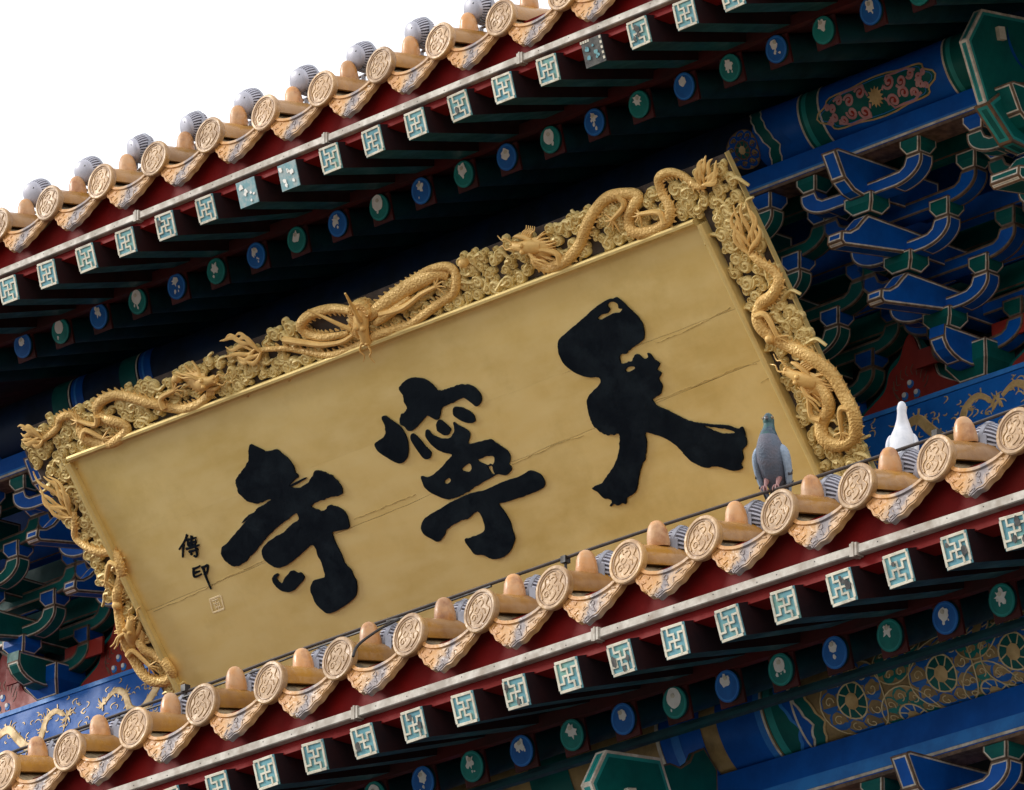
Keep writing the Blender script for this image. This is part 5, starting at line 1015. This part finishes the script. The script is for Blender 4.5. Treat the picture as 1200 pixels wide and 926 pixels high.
# ------------------------------------------------------------------ dragon beam and cushion boards behind the brackets
t=thing('dragon_beam','blue architrave painted with gilt dragons below the upper brackets','beam',(-5,3,1.4)); O=t.location
m=MB(O); m.box(-5.2,3.2,2.955,3.05,1.415,1.638); m.build('beam',m_beamb,t)
m=MB(O); m.box(-5.2,3.2,2.965,3.05,1.20,1.414); m.build('lower_beam',m_greenl,t)
m=MB(O); m.box(-5.2,3.2,2.950,2.954,1.622,1.6375); m.box(-5.2,3.2,2.950,2.954,1.4155,1.425); m.build('light_edge',m_bluel,t)
rb_=random.Random(8); Nn=V(0,-1,0)
def bp(x,z): return V(x,2.9545,z)
for k,xs in enumerate((-4.35,-3.72,-3.12,.62,1.05,1.7)):
    m=MB(O); fl=1 if k%2 else -1
    spn=[(-.22,-.02),(-.17,.03),(-.11,.045),(-.06,.0),(0,-.045),(.06,-.03),(.09,.03),(.14,.055),(.19,.03)]
    p=spline([bp(xs+fl*a,1.525+b_) for a,b_ in spn],5); n=len(p); m.ribbon(p,Nn,[.014+.022*math.sin(math.pi*min(1,(j+6)/(n+6))) for j in range(n)],.002,0)
    for j in range(3,n-3,3):
        t_=(p[j+1]-p[j-1]).normalized(); b_=V(-t_.z,0,t_.x); m.ribbon([p[j]+b_*.010,p[j]+b_*.024-t_*.006],Nn,.005,.0018)
    hx=xs+fl*.205
    for q in range(14):
        a=rb_.uniform(0,6.28); l_=rb_.uniform(.015,.042); m.ribbon(spline([bp(hx,1.545),bp(hx+l_*.6*math.cos(a),1.545+l_*.6*math.sin(a+.3)),bp(hx+l_*math.cos(a),1.545+l_*math.sin(a))],3),Nn,[.008,.007,.006,.006,.004,.003,.002],.0022+.00005*q)
    for lx,lz in ((-.11,.045),(.0,-.045),(.09,.03)):
        for q in range(4):
            a=rb_.uniform(0,6.28); m.ribbon([bp(xs+fl*lx,1.525+lz),bp(xs+fl*lx+.035*math.cos(a),1.525+lz+.035*math.sin(a))],Nn,[.007,.003],.0017)
    m.build('painted_dragon',m_gline,t)
m=MB(O)
for q in range(420):
    x=rb_.choice((rb_.uniform(-4.6,-2.9),rb_.uniform(.2,2.0))); z=rb_.uniform(1.43,1.61); a=rb_.uniform(0,6.28); l_=rb_.uniform(.008,.022)
    m.ribbon(spline([bp(x,z),bp(x+l_*math.cos(a),z+l_*math.sin(a)*.7),bp(x+l_*1.6*math.cos(a+.35),z+l_*1.1*math.sin(a+.35)),bp(x+l_*1.8*math.cos(a+.8),z+l_*1.2*math.sin(a+.8))],3),Nn,[.0015,.003,.0045,.005,.005,.005,.0045,.004,.003,.002],.0012)
o=m.build('painted_flecks',m_gline,t); o['kind']='stuff'
for k,(y,z0,z1,mm) in enumerate(((3.005,1.905,1.985,m_green),(3.005,1.992,2.072,m_blue),(3.005,2.079,2.159,m_green),(3.005,2.166,2.40,m_blue),(2.84,2.087,2.160,m_blue),(2.67,2.228,2.290,m_green))):
    tt=thing('bracket_tie','dark painted tie board behind the bracket arms, '+['lowest green one on the wall','lower blue one on the wall','upper green one on the wall','topmost blue one on the wall','blue one under the middle arms','green one under the outer arms'][k],'beam',(-5,y,z0))
    m=MB(tt.location); m.box(-5.2,1.9,y-.02,y+.02,z0,z1); m.build('board',mm,tt)
    m=MB(tt.location); m.box(-5.2,1.9,y-.0215,y-.0205,z0+.003,z0+.009); m.build('cream_line',m_trim,tt)
for k,xs in enumerate((.74,1.43,-3.004,-3.628)):
    for sgn in (-1,1):
        m=MB((xs+sgn*.16,2.99,1.80)); m.box(xs+sgn*.16-.10,xs+sgn*.16+.10,2.985,2.995,1.752,1.812); o=m.build('red_infill',m_rball)
        tag(o,'small red board '+('left' if sgn<0 else 'right')+' of the foot of the '+['blue bracket right of the gilt board','wide green bracket at the right edge','blue bracket left of the gilt board','green bracket at the left edge'][k],'panel','red boards at the bracket feet')
cbx=[.428,-3.316,1.052,-3.94]
for k,xs in enumerate(cbx):
    lab=['red board with three painted jewels right of the gilt board','red board with three painted jewels left of the gilt board','red board between the brackets at the right edge','red board at the far left edge','red board hidden behind the gilt board'][k]
    t=thing('cushion_board',lab,'panel',(xs,3.03,1.64),'cushion boards between the bracket sets'); O=t.location
    pr=[(-.20,0),(-.195,.035),(-.15,.06),(-.105,.09),(-.085,.14),(-.045,.17),(-.02,.225),(0,.245),(.02,.225),(.045,.17),(.085,.14),(.105,.09),(.15,.06),(.195,.035),(.20,0)]
    def bl(nm,s,y,m_):
        m=MB(O); m.prism([(xs+a*s,y,1.6385+max(0,b_)*s) for a,b_ in spline2(pr,4)],(0,.012,0)); return m.build(nm,m_,t)
    bl('green_border',1.22,3.035,m_green); bl('light_border',1.06,3.026,m_line); bl('red_field',1.03,3.018,m_rball)
    for a,b_ in ((0,.085),(-.024,.050),(.026,.048)):
        m=MB(O); m.lathe([(.014,0),(.012,.002),(.002,.003)],(xs+a,3.0175,1.64+b_),(0,-1,0),X,12); j=m.build('jewel',m_bluel,t)
        m=MB(O); m.lathe([(.009,0),(.008,.002),(.001,.003)],(xs+a-.002,3.0145,1.645+b_),(0,-1,0),X,12); m.build('jewel_light',m_white,j if False else t)
    m=MB(O)
    for q in range(16):
        a=R(20*q); x_=xs+.055*math.cos(a); z_=1.70+.055*math.sin(a)
        m.ribbon(spline([V(x_,3.0178,z_),V(x_+.016*math.cos(a+.6),3.0178,z_+.02*abs(math.sin(a+.6))),V(x_+.020*math.cos(a),3.0178,z_+.034)],3),V(0,-1,0),.0035,.001)
    m.build('painted_flames',m_trim,t)
# side strips of the wall between long arms
# ------------------------------------------------------------------ pigeons
def pigeon(loc, rz, label, body_m, neck_m, wing_m, tail_m, headturn=0):
    t=thing('pigeon',label,'pigeon',loc); t.rotation_euler=(0,0,rz)
    m=MB(); P=[(0,.072,.026),(0,.058,.045),(0,.034,.076),(0,.010,.106),(0,-.006,.132),(0,-.010,.156),(0,-.006,.176),(0,-.004,.190),(0,-.006,.202),(0,-.010,.212),(0,-.014,.219)]
    Rd=[(.008,.010),(.026,.024),(.038,.037),(.041,.040),(.036,.034),(.0265,.0245),(.0180,.0165),(.0145,.0138),(.0160,.0145),(.0135,.0120),(.004,.004)]
    PS=spline([V(*p) for p in P],3); 
    RS=[]
    for i in range(len(P)-1):
        for k in range(3): q=k/3; RS.append(tuple(Rd[i][j]*(1-q)+Rd[i+1][j]*q for j in (0,1)))
    RS.append(Rd[-1])
    m.tube(PS,RS,18,0,up=(0,-1,0)); 
    for i in range(len(m.f)):
        zc=sum(m.v[j].z for j in m.f[i])/len(m.f[i])
        m.m[i]=1 if zc>.158 else 0
    m.build('body',[body_m,neck_m],t,True,60)
    for s in (-1,1):
        m=MB(); m.tube(spline([V(s*.027,-.006,.132),V(s*.038,.004,.112),V(s*.040,.024,.075),V(s*.033,.052,.035),V(s*.020,.086,-.004)],4),[(.006,.004),(.012,.007),(.016,.009),(.0185,.010),(.020,.0105),(.021,.0105),(.0215,.010),(.0215,.0095),(.021,.009),(.0205,.0085),(.0195,.008),(.018,.007),(.016,.006),(.013,.005),(.010,.004),(.006,.003),(.002,.001)],12,0,up=(0,-.8,-.6)); wg=m.build('wing',wing_m,t,True,60)
        for q in range(2):
            m=MB(); y0=.030+.018*q; z0=.066-.022*q; xx=.0475-.004*q
            m.tube([V(s*(xx-.004),y0-.018,z0-.008),V(s*xx,y0,z0),V(s*(xx-.002),y0+.012,z0+.010)],[(.0045,.002),(.005,.0022),(.003,.0015)],8,0,up=(0,-.6,-.8)); m.build('wing_bar',tail_m,wg,True)
        for q in range(3):
            m=MB(); y0=.040+.014*q; z0=.020-.016*q; m.tube([V(s*(.034-.004*q),y0,z0+.012),V(s*(.026-.005*q),y0+.030,z0-.030)],[(.008,.0028),(.003,.0015)],8,0,up=(0,-.8,-.6)); m.build('flight_feather',tail_m,wg,True)
    m=MB()
    for q in range(-2,3): m.prism([V(q*.0075-.007,.062,.040),V(q*.0075+.007,.062,.040),V(q*.0105+.008,.108,-.070),V(q*.0105-.006,.108,-.072)],V(0,.0035+.0008*abs(q),.002))
    m.build('tail',tail_m,t)
    m=MB(); m.tube([V(0,-.022,.2025),V(0,-.031,.199),V(0,-.0365,.195)],[.0042,.003,.0008],8); m.lathe([(.003,-.002),(.003,.002),(.001,.0035)],V(0,-.0245,.2055),(0,-.6,.8),X,8); m.build('beak',m_pbeak,t,True)
    for s in (-1,1):
        m=MB(); m.lathe([(.0042,-.002),(.004,.0005),(.002,.0014)],V(s*.0135,-.0145,.206),(s,-.45,.05),(0,0,1),10); e=m.build('eye',m_peye,t,True)
        m=MB(); m.lathe([(.0022,0),(.0012,.0008)],V(s*.0149,-.0151,.2061),(s,-.45,.05),(0,0,1),8); m.build('pupil',m_pupil,e)
        m=MB(); m.tube([V(s*.016,.020,.052),V(s*.016,.006,.030),V(s*.016,.002,.018)],[.009,.004,.003],8)
        for a in (-.5,0,.5,math.pi):
            dx,dy=math.sin(a),-math.cos(a); m.tube([V(s*.016,.002,.022),V(s*.016+dx*.010,.002+dy*.010,.0245),V(s*.016+dx*.017,.002+dy*.014,.017),V(s*.016+dx*.018,.002+dy*.013,.010)],[.0026,.0024,.002,.001],6)
        m.build('leg',m_pfoot,t,True)
    return t
pg=pigeon((2.527,.150,.132), R(26), 'grey pigeon perched on the rail, facing out with its breast forward', m_pgrey, m_pneck, m_pwing, m_pdark)
pw=pigeon((2.862,.285,.095), R(215), 'white pigeon behind the tiles with its back turned', m_wfeath, m_wfeath, m_wfeath, m_wfeath); pw.scale=(.86,.88,1.08)
SC.render.engine='CYCLES'
SC.cycles.samples=128
